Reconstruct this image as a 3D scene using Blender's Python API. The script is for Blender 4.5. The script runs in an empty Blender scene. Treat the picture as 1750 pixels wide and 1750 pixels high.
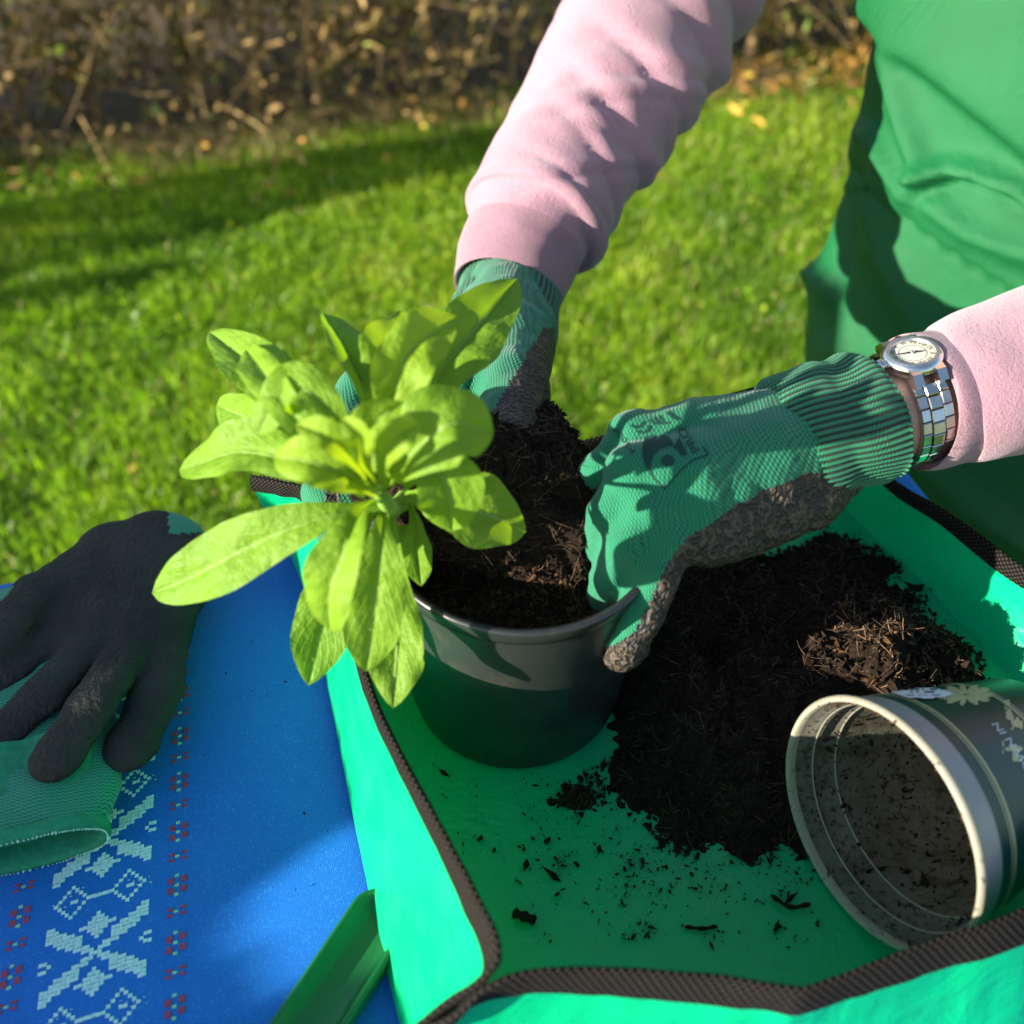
import bpy, bmesh, math, random
import numpy as np
from mathutils import Vector, Matrix, noise as mnoise
from mathutils.bvhtree import BVHTree
rng = np.random.default_rng(11); random.seed(11)
R_ = math.radians
scene = bpy.context.scene
COL = scene.collection

# ------------------------------------------------------------------ camera, sky, sun, exposure
F = 1717.0; PITCH = R_(43); CAM = np.array([0, -.3505, .4655])      # photo pixels (1750 x 1750), metres; table top is z = 0
FW = np.array([0, math.cos(PITCH), -math.sin(PITCH)]); RT = np.array([1., 0, 0]); UP = np.cross(RT, FW)
cd = bpy.data.cameras.new('camera'); cam = bpy.data.objects.new('camera', cd); COL.objects.link(cam)
cam.location = CAM; cam.rotation_euler = (R_(90) - PITCH, 0, 0)
cd.sensor_width = 36; cd.lens = 36 * F / 1750; cd.clip_start = .02; cd.clip_end = 500
cd.dof.use_dof = True; cd.dof.focus_distance = .53; cd.dof.aperture_fstop = 5.6
scene.camera = cam
SUN_EL = R_(15.5); SUN_H = np.array([-.905, -.425]); SUN_H /= np.linalg.norm(SUN_H)
SUN = np.array([SUN_H[0]*math.cos(SUN_EL), SUN_H[1]*math.cos(SUN_EL), math.sin(SUN_EL)])   # towards the sun
w = bpy.data.worlds.new('World'); scene.world = w; w.use_nodes = True
nt = w.node_tree; bg = nt.nodes['Background']
sk = nt.nodes.new('ShaderNodeTexSky'); sk.sky_type = 'NISHITA'; sk.sun_disc = False
sk.sun_elevation = SUN_EL; sk.sun_rotation = math.atan2(SUN[0], SUN[1]); sk.air_density = 1; sk.dust_density = .6; sk.ozone_density = 1.2
nt.links.new(sk.outputs[0], bg.inputs[0]); bg.inputs[1].default_value = .10
sl = bpy.data.lights.new('sun', 'SUN'); sl.energy = 5.0; sl.angle = R_(.55); sl.color = (1, .93, .80)
so = bpy.data.objects.new('sun', sl); COL.objects.link(so)
so.rotation_euler = Vector(-SUN).to_track_quat('-Z', 'Y').to_euler(); so.location = (-3, -2, 3)
vs = scene.view_settings; vs.view_transform = 'Standard'; vs.look = 'None'; vs.exposure = 1.72; vs.gamma = 1; vs.use_curve_mapping = False
scene.render.engine = 'CYCLES'; scene.cycles.max_bounces = 8; scene.cycles.use_denoising = True
GZ = -.72                                                             # lawn level

# ------------------------------------------------------------------ helpers
def ray(u, v): return FW + RT*(u-875)/F - UP*(v-875)/F
def at(u, v, z):                                                      # the point at height z seen at a photo pixel
    r = ray(u, v); return CAM + r*(z-CAM[2])/r[2]
def atd(u, v, d): return CAM + ray(u, v)*d                            # ... at depth d
def proj(P):
    q = np.asarray(P, float) - CAM; d = q@FW
    return 875 + F*(q@RT)/d, 875 - F*(q@UP)/d, d
def nrm(a): a = np.asarray(a, float); return a/np.maximum(np.linalg.norm(a, axis=-1, keepdims=True), 1e-12)
def sst(a, b, x): t = np.clip((x-a)/(b-a), 0, 1); return t*t*(3-2*t)
def tag(o, label=None, cat=None, group=None, kind=None):
    if label: o['label'] = label
    if cat: o['category'] = cat
    if group: o['group'] = group
    if kind: o['kind'] = kind
    return o
def empty(name, loc, label=None, cat=None, group=None):
    o = bpy.data.objects.new(name, None); o.location = loc; o.empty_display_size = .02; COL.objects.link(o)
    return tag(o, label, cat, group)
def link(name, me, parent=None):
    o = bpy.data.objects.new(name, me); COL.objects.link(o)
    if parent:
        o.parent = parent
        if parent.type == 'EMPTY': o.matrix_parent_inverse = Matrix.Translation(parent.location).inverted()
    return o
def mesh(name, V, Fc, mat=None, parent=None, smooth=True, uv=None, matidx=None, col=None):
    """V (n,3) world coords; Fc (m,k) array or list of faces"""
    me = bpy.data.meshes.new(name); V = np.asarray(V, np.float32)
    if isinstance(Fc, np.ndarray) and Fc.ndim == 2:
        k = Fc.shape[1]; m = len(Fc)
        me.vertices.add(len(V)); me.vertices.foreach_set('co', V.ravel())
        me.loops.add(m*k); me.loops.foreach_set('vertex_index', Fc.astype(np.int32).ravel())
        me.polygons.add(m); me.polygons.foreach_set('loop_start', np.arange(0, m*k, k, dtype=np.int32))
        me.update(calc_edges=True)
    else:
        me.from_pydata([tuple(map(float, v)) for v in V], [], [tuple(map(int, f)) for f in Fc]); me.update()
    me.polygons.foreach_set('use_smooth', np.full(len(me.polygons), bool(smooth)))
    if uv is not None:
        li = np.empty(len(me.loops), np.int32); me.loops.foreach_get('vertex_index', li)
        l = me.uv_layers.new(name='UVMap'); l.data.foreach_set('uv', np.asarray(uv, np.float32)[li].ravel())
    if col is not None:
        a = me.attributes.new('tint', 'FLOAT', 'POINT'); a.data.foreach_set('value', np.asarray(col, np.float32).ravel())
    for m_ in (mat if isinstance(mat, (list, tuple)) else [mat]):
        if m_: me.materials.append(m_)
    if matidx is not None: me.polygons.foreach_set('material_index', np.asarray(matidx, np.int32))
    me.update()
    return link(name, me, parent)
def gridfaces(nu, nv, cu=False, cv=False, off=0):
    i = np.arange(nu if cu else nu-1)[:, None]; j = np.arange(nv if cv else nv-1)[None]
    i2 = (i+1) % nu; j2 = (j+1) % nv
    f = np.stack([i*nv+j + 0*i2, i2*nv+j, i2*nv+j2, i*nv+j2], -1).reshape(-1, 4)
    return f + off
def grid_uv(nu, nv, su=1, sv=1):
    a, b = np.meshgrid(np.linspace(0, su, nu), np.linspace(0, sv, nv), indexing='ij'); return np.stack([a, b], -1).reshape(-1, 2)
def smooth_path(P, n):
    """Catmull-Rom through control rows (k,c) -> (n,c)"""
    P = np.asarray(P, float); k = len(P); Q = np.vstack([2*P[0]-P[1], P, 2*P[-1]-P[-2]])
    t = np.linspace(0, k-1, n); i = np.clip(t.astype(int), 0, k-2); f = (t-i)[:, None]
    a, b, c, d = Q[i], Q[i+1], Q[i+2], Q[i+3]
    return .5*((2*b)+(c-a)*f+(2*a-5*b+4*c-d)*f**2+(-a+3*b-3*c+d)*f**3)
def frames(C, up0=(0, 0, 1)):
    T = nrm(np.gradient(C, axis=0)); N = np.zeros_like(T); u = np.array(up0, float)
    n = u - T[0]*(u@T[0]); n /= np.linalg.norm(n); N[0] = n
    for i in range(1, len(C)):
        n = N[i-1] - T[i]*(N[i-1]@T[i]); N[i] = n/np.linalg.norm(n)
    return T, N, np.cross(T, N)
def tube(C, rad, ns=12, up0=(0, 0, 1), flat=1.0):
    """points (n,ns,3) of a tube; rad (n,) or (n,ns); flat scales along N"""
    T, N, B = frames(C, up0); a = np.linspace(0, 2*np.pi, ns, endpoint=False)
    rad = np.asarray(rad, float); rad = rad[:, None]*np.ones(ns) if rad.ndim == 1 else rad
    fl = np.asarray(flat, float); fl = fl*np.ones(len(C)) if fl.ndim == 0 else fl
    return C[:, None] + rad[..., None]*(np.cos(a)[None, :, None]*B[:, None] + (np.sin(a)[None, :]*fl[:, None])[..., None]*N[:, None])
def tubefaces(n, ns, caps=True):
    f = [tuple(x) for x in gridfaces(n, ns, False, True)]
    if caps: f += [tuple(range(ns))[::-1], tuple(range((n-1)*ns, n*ns))]
    return f
def lathe(prof, ns=64):
    """prof (k,2) r,z -> (k,ns,3)"""
    prof = np.asarray(prof, float); a = np.linspace(0, 2*np.pi, ns, endpoint=False)
    return np.stack([prof[:, :1]*np.cos(a), prof[:, :1]*np.sin(a), np.repeat(prof[:, 1:2], ns, 1)], -1)
# ---- value noise in numpy
_perm = rng.permutation(512); _val = rng.random(512)*2-1
def vnoise(P, s=1.0):
    P = np.asarray(P, float)*s + 100.; i = np.floor(P).astype(int); f = P-i; f = f*f*(3-2*f); o = 0
    h = lambda x, y, z: _val[_perm[(_perm[(_perm[x & 511] + y) & 511] + z) & 511]]
    x, y, z = i[..., 0], i[..., 1], i[..., 2]; fx, fy, fz = f[..., 0], f[..., 1], f[..., 2]
    L = lambda a, b, t: a+(b-a)*t
    return L(L(L(h(x, y, z), h(x+1, y, z), fx), L(h(x, y+1, z), h(x+1, y+1, z), fx), fy),
             L(L(h(x, y, z+1), h(x+1, y, z+1), fx), L(h(x, y+1, z+1), h(x+1, y+1, z+1), fx), fy), fz)
def fbm(P, s=1.0, o=3): return sum(vnoise(P, s*2**k)/2**k for k in range(o))
# ---- signed distance modelling, meshed with surface nets
def cap(P, a, b, ra, rb):
    a = np.asarray(a, float); b = np.asarray(b, float); d = b-a
    h = np.clip(((P-a)@d)/(d@d), 0, 1); return np.linalg.norm(P-a-h[:, None]*d, axis=1) - (ra+(rb-ra)*h)
def smin(a, b, k):
    h = np.clip(.5+.5*(b-a)/k, 0, 1); return b+(a-b)*h - k*h*(1-h)
def sdf_mesh(f, lo, hi, h):
    lo = np.asarray(lo, float); hi = np.asarray(hi, float); n = np.ceil((hi-lo)/h).astype(int)+1
    ax = [lo[k]+h*np.arange(n[k]) for k in range(3)]
    G = np.stack(np.meshgrid(*ax, indexing='ij'), -1).reshape(-1, 3)
    D = np.concatenate([f(c) for c in np.array_split(G, max(1, len(G)//200000))]).reshape(n)
    s = D < 0; c = np.zeros(n-1, int)
    for dx in (0, 1):
        for dy in (0, 1):
            for dz in (0, 1): c += s[dx:n[0]-1+dx, dy:n[1]-1+dy, dz:n[2]-1+dz]
    act = (c > 0) & (c < 8); idx = -np.ones(n-1, int); ii = np.argwhere(act); idx[act] = np.arange(len(ii))
    acc = np.zeros((len(ii), 3)); cnt = np.zeros(len(ii)); offs = [(x, y, z) for x in (0, 1) for y in (0, 1) for z in (0, 1)]
    for a_ in offs:
        for k in range(3):
            if a_[k]: continue
            b_ = list(a_); b_[k] = 1
            da = D[ii[:, 0]+a_[0], ii[:, 1]+a_[1], ii[:, 2]+a_[2]]; db = D[ii[:, 0]+b_[0], ii[:, 1]+b_[1], ii[:, 2]+b_[2]]
            m = (da < 0) != (db < 0); t = np.where(m, da/np.where(m, da-db, 1), 0)
            p = np.array(a_, float)[None].repeat(len(ii), 0); p[:, k] += t
            acc[m] += p[m]; cnt[m] += 1
    V = lo + h*(ii + acc/cnt[:, None]); Fs = []
    for k in range(3):
        a1, a2 = (k+1) % 3, (k+2) % 3
        sl0 = [slice(None)]*3; sl1 = [slice(None)]*3; sl0[k] = slice(0, n[k]-1); sl1[k] = slice(1, n[k])
        A = s[tuple(sl0)]; B = s[tuple(sl1)]; e = np.argwhere(A != B)
        ok = (e[:, a1] > 0) & (e[:, a2] > 0) & (e[:, a1] < n[a1]-1) & (e[:, a2] < n[a2]-1); e = e[ok]
        def q(d1, d2): x = e.copy(); x[:, a1] -= d1; x[:, a2] -= d2; return idx[x[:, 0], x[:, 1], x[:, 2]]
        f4 = np.stack([q(1, 1), q(0, 1), q(0, 0), q(1, 0)], 1); inside = A[e[:, 0], e[:, 1], e[:, 2]]
        f4[~inside] = f4[~inside][:, ::-1]; Fs.append(f4)
    Fs = np.concatenate(Fs); return V, Fs[(Fs >= 0).all(1)]
def relax(V, Fc, it=2, k=.5):
    e = np.concatenate([Fc[:, [0, 1]], Fc[:, [1, 2]], Fc[:, [2, 3]], Fc[:, [3, 0]]])
    for _ in range(it):
        s = np.zeros_like(V); c = np.zeros(len(V))
        np.add.at(s, e[:, 0], V[e[:, 1]]); np.add.at(s, e[:, 1], V[e[:, 0]]); np.add.at(c, e[:, 0], 1); np.add.at(c, e[:, 1], 1)
        V = V + k*(s/np.maximum(c, 1)[:, None]-V)
    return V
def vnormals(V, Fc):
    n = np.cross(V[Fc[:, 1]]-V[Fc[:, 0]], V[Fc[:, 2]]-V[Fc[:, 0]]); o = np.zeros_like(V)
    for k in range(Fc.shape[1]): np.add.at(o, Fc[:, k], n)
    return nrm(o)
def inside(poly, x, y):
    poly = np.asarray(poly, float); r = np.zeros(np.shape(x), bool); j = len(poly)-1
    for i in range(len(poly)):
        xi, yi = poly[i]; xj, yj = poly[j]
        r ^= ((yi > y) != (yj > y)) & (x < (xj-xi)*(y-yi)/(yj-yi+1e-12)+xi); j = i
    return r
def polydist(poly, x, y, closed=True):
    P = np.asarray(poly, float); X = np.stack([x, y], -1); d = np.full(np.shape(x), 1e9)
    for i in range(len(P) - (0 if closed else 1)):
        a, b = P[i], P[(i+1) % len(P)]; e = b-a
        h = np.clip(((X-a)@e)/(e@e+1e-12), 0, 1); d = np.minimum(d, np.linalg.norm(X-a-h[..., None]*e, axis=-1))
    return d

# ------------------------------------------------------------------ materials
class NT:
    def __init__(s, name):
        s.m = bpy.data.materials.new(name); s.m.use_nodes = True; s.t = s.m.node_tree; s.n = s.t.nodes; s.b = s.n['Principled BSDF']
    def add(s, kind, **kw):
        n = s.n.new('ShaderNode'+kind)
        for k, v in kw.items():
            if k.startswith('i_'): n.inputs[k[2:].replace('_', ' ')].default_value = v
            else: setattr(n, k, v)
        return n
    def l(s, a, b): s.t.links.new(a, b)
    def coord(s, kind='Object', scale=(1, 1, 1), rot=(0, 0, 0)):
        c = s.add('TexCoord'); m = s.add('Mapping'); m.inputs['Scale'].default_value = scale; m.inputs['Rotation'].default_value = rot
        s.l(c.outputs[kind], m.inputs['Vector']); return m.outputs[0]
    def noise(s, vec, scale, detail=4, rough=.55, dist=0):
        n = s.add('TexNoise'); n.inputs['Scale'].default_value = scale; n.inputs['Detail'].default_value = detail
        n.inputs['Roughness'].default_value = rough; n.inputs['Distortion'].default_value = dist; s.l(vec, n.inputs['Vector']); return n.outputs['Fac']
    def wave(s, vec, scale, dist=0, dirn='X', prof='SIN', dscale=1):
        n = s.add('TexWave', bands_direction=dirn, wave_profile=prof); n.inputs['Scale'].default_value = scale
        n.inputs['Distortion'].default_value = dist; n.inputs['Detail Scale'].default_value = dscale; n.inputs['Detail'].default_value = 1
        s.l(vec, n.inputs['Vector']); return n.outputs['Fac']
    def vor(s, vec, scale, feat='F1'):
        n = s.add('TexVoronoi', feature=feat); n.inputs['Scale'].default_value = scale; s.l(vec, n.inputs['Vector']); return n.outputs['Distance']
    def ramp(s, fac, stops):
        r = s.add('ValToRGB'); e = r.color_ramp.elements
        while len(e) < len(stops): e.new(.5)
        for k, (p, c) in enumerate(stops): e[k].position = p; e[k].color = (*c, 1) if len(c) == 3 else c
        s.l(fac, r.inputs[0]); return r.outputs[0]
    def mix(s, fac, a, b, typ='MIX'):
        n = s.add('MixRGB', blend_type=typ)
        for k, x in ((0, fac), (1, a), (2, b)):
            if hasattr(x, 'is_linked'): s.l(x, n.inputs[k])
            else: n.inputs[k].default_value = x if k == 0 else (*x, 1)
        return n.outputs[0]
    def math(s, op, a, b=0.0, clamp=False):
        n = s.add('Math', operation=op, use_clamp=clamp)
        for k, x in ((0, a), (1, b)):
            if hasattr(x, 'is_linked'): s.l(x, n.inputs[k])
            else: n.inputs[k].default_value = x
        return n.outputs[0]
    def bump(s, h, strength=.5, dist=.001, prev=None):
        b = s.add('Bump'); b.inputs['Strength'].default_value = strength; b.inputs['Distance'].default_value = dist
        s.l(h, b.inputs['Height'])
        if prev: s.l(prev, b.inputs['Normal'])
        s.l(b.outputs[0], s.b.inputs['Normal']); return b.outputs[0]
    def set(s, col=None, rough=None, spec=None, metal=None, sheen=None, coat=None, sss=None):
        i = s.b.inputs
        if col is not None:
            if hasattr(col, 'is_linked'): s.l(col, i['Base Color'])
            else: i['Base Color'].default_value = (*col, 1)
        if rough is not None:
            if hasattr(rough, 'is_linked'): s.l(rough, i['Roughness'])
            else: i['Roughness'].default_value = rough
        if spec is not None: i['Specular IOR Level'].default_value = spec
        if metal is not None: i['Metallic'].default_value = metal
        if sheen is not None: i['Sheen Weight'].default_value = sheen; i['Sheen Roughness'].default_value = .5
        if coat is not None: i['Coat Weight'].default_value = coat
        return s
    def translucent(s, fac, col):
        t = s.add('BsdfTranslucent'); m = s.add('MixShader'); m.inputs[0].default_value = fac
        if hasattr(col, 'is_linked'): s.l(col, t.inputs[0])
        else: t.inputs[0].default_value = (*col, 1)
        s.l(s.b.outputs[0], m.inputs[1]); s.l(t.outputs[0], m.inputs[2]); s.l(m.outputs[0], s.n['Material Output'].inputs[0]); return s
def noisy(name, c1, c2, scale, rough=.8, spec=.3, bump=0, bdist=.001, bscale=None, detail=5, **kw):
    m = NT(name); v = m.coord('Object'); n = m.noise(v, scale, detail)
    m.set(m.ramp(n, [(.3, c1), (.7, c2)]), rough, spec, **kw)
    if bump: m.bump(m.noise(v, bscale or scale*3, 5), bump, bdist)
    return m.m

# ------------------------------------------------------------------ table and cloth
def cloth_mat():
    m = NT('blue_cloth'); v = m.coord('Object', rot=(0, 0, R_(-14)))
    n = m.noise(v, 9, 3); fine = m.noise(v, 900, 2)
    c = m.ramp(n, [(.3, (.001, .115, .48)), (.7, (.002, .145, .55))])
    w1 = m.wave(v, 380, .6, 'X'); w2 = m.wave(v, 380, .6, 'Y'); h = m.math('MULTIPLY', w1, w2)
    c = m.mix(m.math('MULTIPLY', m.math('GREATER_THAN', fine, .62), .35), c, (.05, .30, .75))
    m.set(c, .6, .3, sheen=.03); m.bump(m.math('ADD', h, m.math('MULTIPLY', fine, .6)), .35, .0005); return m.m
M_cloth = cloth_mat()
E1 = nrm([.97, .247, 0]); E2 = nrm([.247, -.97, 0]); TO = np.array([-.321, .076, 0])      # far edge of the table, runs along E1; E2 comes to the viewer
def tab(a, b, z=0): return TO + E1*a + E2*b + np.array([0, 0, z])
TA0, TA1, TB1 = -.16, .605, .78
tb = empty('garden_table', tab(.42, .39, GZ), 'garden table standing on the lawn under the blue cloth', 'table')
def box(name, c, ax, ay, sx, sy, z0, z1, mat, parent, bev=.004):
    bm = bmesh.new(); r = bmesh.ops.create_cube(bm, size=1)
    bmesh.ops.scale(bm, verts=bm.verts, vec=(sx, sy, z1-z0)); bmesh.ops.bevel(bm, geom=bm.edges[:], offset=bev, segments=2, affect='EDGES')
    V = np.array([v.co[:] for v in bm.verts]); Fc = [[v.index for v in f.verts] for f in bm.faces]; bm.free()
    P = np.asarray(c)[None] + V[:, :1]*np.asarray(ax) + V[:, 1:2]*np.asarray(ay); P[:, 2] = (z0+z1)/2 + V[:, 2]
    return mesh(name, P, Fc, mat, parent, smooth=False)
M_wood = noisy('table_wood', (.28, .17, .09), (.38, .25, .14), 14, .6)
box('table_top', tab((TA0+TA1)/2, TB1/2), E1, E2, TA1-TA0-.006, TB1-.006, -.03, -.004, M_wood, tb)
for a in (TA0+.06, TA1-.06):
    for b in (.06, TB1-.06): box('leg', tab(a, b), E1, E2, .05, .05, GZ, -.031, M_wood, tb)
na, nb = 130, 92
A = np.concatenate([[TA0-.012]*8, np.linspace(TA0-.004, TA1+.004, na-16), [TA1+.012]*8]); B = np.concatenate([[-.012]*8, np.linspace(-.004, TB1+.004, nb-16), [TB1+.012]*8])
drA = np.concatenate([np.linspace(.2, .008, 8), np.zeros(na-16), np.linspace(.008, .2, 8)]); drB = np.concatenate([np.linspace(.2, .008, 8), np.zeros(nb-16), np.linspace(.008, .2, 8)])
P = np.zeros((na, nb, 3))
for i in range(na):
    for j in range(nb): P[i, j] = tab(A[i], B[j], -max(drA[i], drB[j]))
nz = vnoise(P.reshape(-1, 3), 9).reshape(na, nb)*.0022 + vnoise(P.reshape(-1, 3), 22).reshape(na, nb)*.0007
P[..., 2] += np.where(np.maximum(drA[:, None], drB[None]) == 0, nz, 0)
hang = np.maximum(drA[:, None], drB[None]); fold = np.sin(A[:, None]*70+B[None]*70)*hang*.06
P += fold[..., None]*(E2*(np.where(drB > 0, np.sign(B-.3), 0))[None, :, None] + E1*(np.where(drA > 0, np.sign(A-.3), 0))[:, None, None])
cloth = mesh('tablecloth', P.reshape(-1, 3), gridfaces(na, nb), M_cloth, None, uv=grid_uv(na, nb))
tag(cloth, 'bright blue tablecloth with a woven white and red border pattern', 'tablecloth')
_cb = BVHTree.FromPolygons([Vector(p) for p in P.reshape(-1, 3)], gridfaces(na, nb).tolist())
def cloth_z(x, y):
    h = _cb.ray_cast(Vector((x, y, .2)), Vector((0, 0, -1))); return h[0].z if h[0] else 0.
# woven motifs: small floats of thread lying on the cloth
def thread(name, c1, c2):
    m = NT(name); v = m.coord('Object', rot=(0, 0, R_(-14))); n = m.noise(v, 1200, 2)
    m.set(m.ramp(n, [(.3, c1), (.65, c2)]), .6, .3); m.bump(m.wave(v, 420, 1.5, 'X'), .7, .0006); return m.m
M_tw = thread('white_thread', (.34, .68, .80), (.75, .93, .96)); M_tr = thread('red_thread', (.22, .03, .08), (.46, .07, .14)); M_tg = thread('yellow_thread', (.12, .45, .36), (.42, .70, .50))
SD = nrm(at(303, 1745, 0) - at(312, 1235, 0)); SX = np.array([-SD[1], SD[0], 0]); SO = at(163, 1624, 0)     # stripe runs along SD; SX to the right
CW, CH = .00185, .00195
def cells(name, cs, origin, mat, jit=.14):
    V = []; Fc = []
    for (x, y, w_, h_) in cs:
        j = rng.normal(size=4)*jit*CW
        x0, x1, y0, y1 = x*CW, (x+w_)*CW+.00004, y*CH, (y+h_)*CH-.00012
        k = len(V)
        for (a, b, up) in ((x0, y0+j[0]*.5, 0), (x1, y0+j[1]*.5, 0), (x1, y1+j[0]*.5, 0), (x0, y1+j[1]*.5, 0), (x0+.0002, y0+.0002+j[0]*.5, 1), (x1-.0002, y0+.0002+j[1]*.5, 1), (x1-.0002, y1-.0002+j[0]*.5, 1), (x0+.0002, y1-.0002+j[1]*.5, 1)):
            p = origin + SX*a + SD*(b - a*.12); V.append([p[0], p[1], cloth_z(p[0], p[1]) + (.0005 if up else .0001)])
        Fc += [(k+4, k+5, k+6, k+7), (k, k+1, k+5, k+4), (k+1, k+2, k+6, k+5), (k+2, k+3, k+7, k+6), (k+3, k, k+4, k+7)]
    V = np.array(V); n = np.cross(V[Fc[0][1]]-V[Fc[0][0]], V[Fc[0][2]]-V[Fc[0][0]])
    if n[2] < 0: Fc = [f[::-1] for f in Fc]
    return mesh(name, V, Fc, mat, cloth, smooth=False)
bit = set()
for k in range(1, 13):                                                 # the big X
    for t_ in range(0, 4 if k > 3 else 2):
        for sx in (-1, 1):
            for sy in (-1, 1): bit.add((sx*k, sy*(int(k*.55)+t_)))
bit.add((0, 0))
for sy in (-1, 1):                                                     # small filled diamonds above and below
    for dx in range(-4, 5):
        for dy in range(-3, 4):
            if abs(dx)*.8+abs(dy) <= 3.3: bit.add((dx, sy*7+dy))
for sx in (-1, 1):
    bit |= {(sx*11, 0), (sx*12, -1), (sx*13, -1), (sx*12, 1), (sx*13, 1)}
    for sy in (1,):                                                    # open diamonds between the crosses
        cx, cy = sx*7, 15
        for k in range(5):
            for a in (-1, 1):
                for b in (-1, 1): bit.add((cx+a*k, cy+b*(4-k)))
        bit |= {(cx, cy), (cx+1, cy)}
for dx in range(-2, 3): bit.add((dx, 15))
for rep in range(-3, 2):
    org = SO + SD*(rep*30*CH)
    cells('woven_motif', [(x-.5, y, 1, 1) for x, y in sorted(bit)], org, M_tw)
    th = [(dx+.3*rng.random(), 10.2+.42*abs(dx)+(1 if dx > 0 else 0), .55, .22) for dx in (5, 6.6, 8, 9.5, 11, 12.4, -5, -6.5, -8, -9.6, -11)] + [(dx, 19.8-.42*abs(dx), .55, .22) for dx in (9, 10.5, 12, -9, -10.5, -12)]
    cells('woven_motif', th, org, M_tw)
for off, reps in ((19.5, range(-6, 3)), (-19.8, range(-2, 3))):
    for rep in reps:
        org = SO + SD*(rep*15*CH) + SX*(off*CW)
        if proj(org)[0] < -60 and off < 0: continue
        cells('woven_motif', [(-2.4, 0, 1.6, 1.7), (.9, 0, 1.6, 1.7), (-2.4, 2.6, 1.6, 1.7), (.9, 2.6, 1.6, 1.7), (-2.4, 8, 1.6, .8), (.9, 8, 1.6, .8), (-2.4, 9.6, 1.6, .8), (.9, 9.6, 1.6, .8)], org, M_tr)
        cells('woven_motif', [(-.7, -.9, 1.1, .9), (-.7, 1.7, 1.1, .9), (-.7, 4.2, 1.1, .9), (-.7, 8.8, 1.1, .8)], org, M_tg)

# ------------------------------------------------------------------ green planting tray
def tarp_mat():
    m = NT('green_tarpaulin'); v = m.coord('Object'); n = m.noise(v, 6, 3); f = m.noise(v, 40, 4)
    c = m.ramp(n, [(.3, (.001, .41, .15)), (.7, (.002, .47, .185))])
    sp = m.noise(v, 650, 3, .7); c = m.mix(m.ramp(sp, [(.66, (0,)*3), (.72, (.75,)*3)]), c, (.015, .05, .02))
    m.set(c, m.ramp(f, [(.35, (.22,)*3), (.7, (.42,)*3)]), .45)
    wv = m.math('MULTIPLY', m.wave(m.coord('Object', rot=(0, 0, .3)), 330, .5, 'X'), m.wave(m.coord('Object', rot=(.5, 0, .3)), 330, .5, 'Y'))
    b1 = m.bump(wv, .25, .0004); b2 = m.bump(m.noise(v, 20, 4, .6, 1.0), .45, .005, b1)
    sc = m.noise(m.coord('Object', scale=(160, 12, 60), rot=(0, 0, .3)), 1, 2); m.bump(m.ramp(sc, [(.66, (0,)*3), (.72, (1,)*3)]), .4, .0003, b2)
    return m.translucent(.22, (.0, .50, .17)).m
M_tarp = tarp_mat()
def webbing_mat():
    m = NT('dark_webbing'); v = m.coord('UV', scale=(1, 1, 1)); c = m.coord('UV')
    a = m.wave(m.coord('UV', rot=(0, 0, .785)), 135, 0, 'X'); b = m.wave(m.coord('UV', rot=(0, 0, .785)), 135, 0, 'Y')
    h = m.math('MULTIPLY', a, b); n = m.noise(m.coord('Object'), 900, 2)
    m.set(m.ramp(m.math('MULTIPLY', h, m.math('ADD', n, .4)), [(.06, (.003, .003, .003)), (.5, (.036, .030, .023))]), .9, .08); m.bump(h, .9, .0007); return m.m
M_web = webbing_mat()
tray = empty('planting_tray', (.07, -.02, .002), 'bright green tarpaulin potting tray with black trimmed walls on the table', 'tray')
Tp = lambda *a: at(*a)
def W3(x, y, z): return np.array([x, y, z], float)
FLOORZ = .0035
LBc, LFc, RFc, RBc = (-.150, .120), (-.043, -.200), (.335, -.135), (.205, .205)
walls = {
 'left': ([Tp(428, 815, .08), Tp(480, 826, .086), Tp(535, 850, .092), Tp(592, 1010, .097), Tp(640, 1195, .103), Tp(742, 1395, .106), Tp(815, 1530, .106), Tp(852, 1612, .105), Tp(838, 1660, .10), Tp(770, 1710, .085), Tp(690, 1772, .07)],
          [LBc, LBc, (-.145, .108), (-.128, .07), (-.106, .003), (-.080, -.085), (-.060, -.150), (-.048, -.185), LFc, LFc, LFc]),
 'front': ([Tp(690, 1772, .07), Tp(775, 1738, .084), Tp(830, 1690, .094), Tp(900, 1664, .097), Tp(1010, 1657, .096), Tp(1200, 1668, .095), Tp(1340, 1688, .095), Tp(1372, 1692, .095), Tp(1405, 1682, .095), Tp(1600, 1608, .095), Tp(1770, 1545, .094), W3(.26, -.135, .092), W3(.335, -.105, .09), W3(.37, -.115, .07)],
           [LFc, LFc, LFc, (-.02, -.203), (.01, -.205), (.055, -.207), (.095, -.207), (.102, -.211), (.11, -.212), (.16, -.208), (.21, -.200), (.265, -.178), RFc, RFc]),
 'right': ([W3(.37, -.115, .07), W3(.335, -.095, .085), W3(.325, -.03, .075), Tp(1762, 980, .062), Tp(1690, 928, .062), Tp(1620, 878, .062), Tp(1510, 808, .062), W3(.212, .165, .07), W3(.205, .205, .078), W3(.225, .235, .06)],
           [RFc, RFc, (.305, -.04), (.282, .022), (.268, .052), (.256, .085), (.236, .125), (.213, .18), RBc, RBc]),
 'back': ([W3(.225, .235, .06), W3(.2, .2, .078), W3(.13, .178, .072), Tp(1010, 752, .066), Tp(850, 775, .07), Tp(700, 800, .078), Tp(548, 836, .09), Tp(485, 822, .086), Tp(428, 815, .08)],
          [RBc, RBc, (.13, .19), (.052, .172), (-.02, .153), (-.085, .138), LBc, LBc, LBc])}
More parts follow.
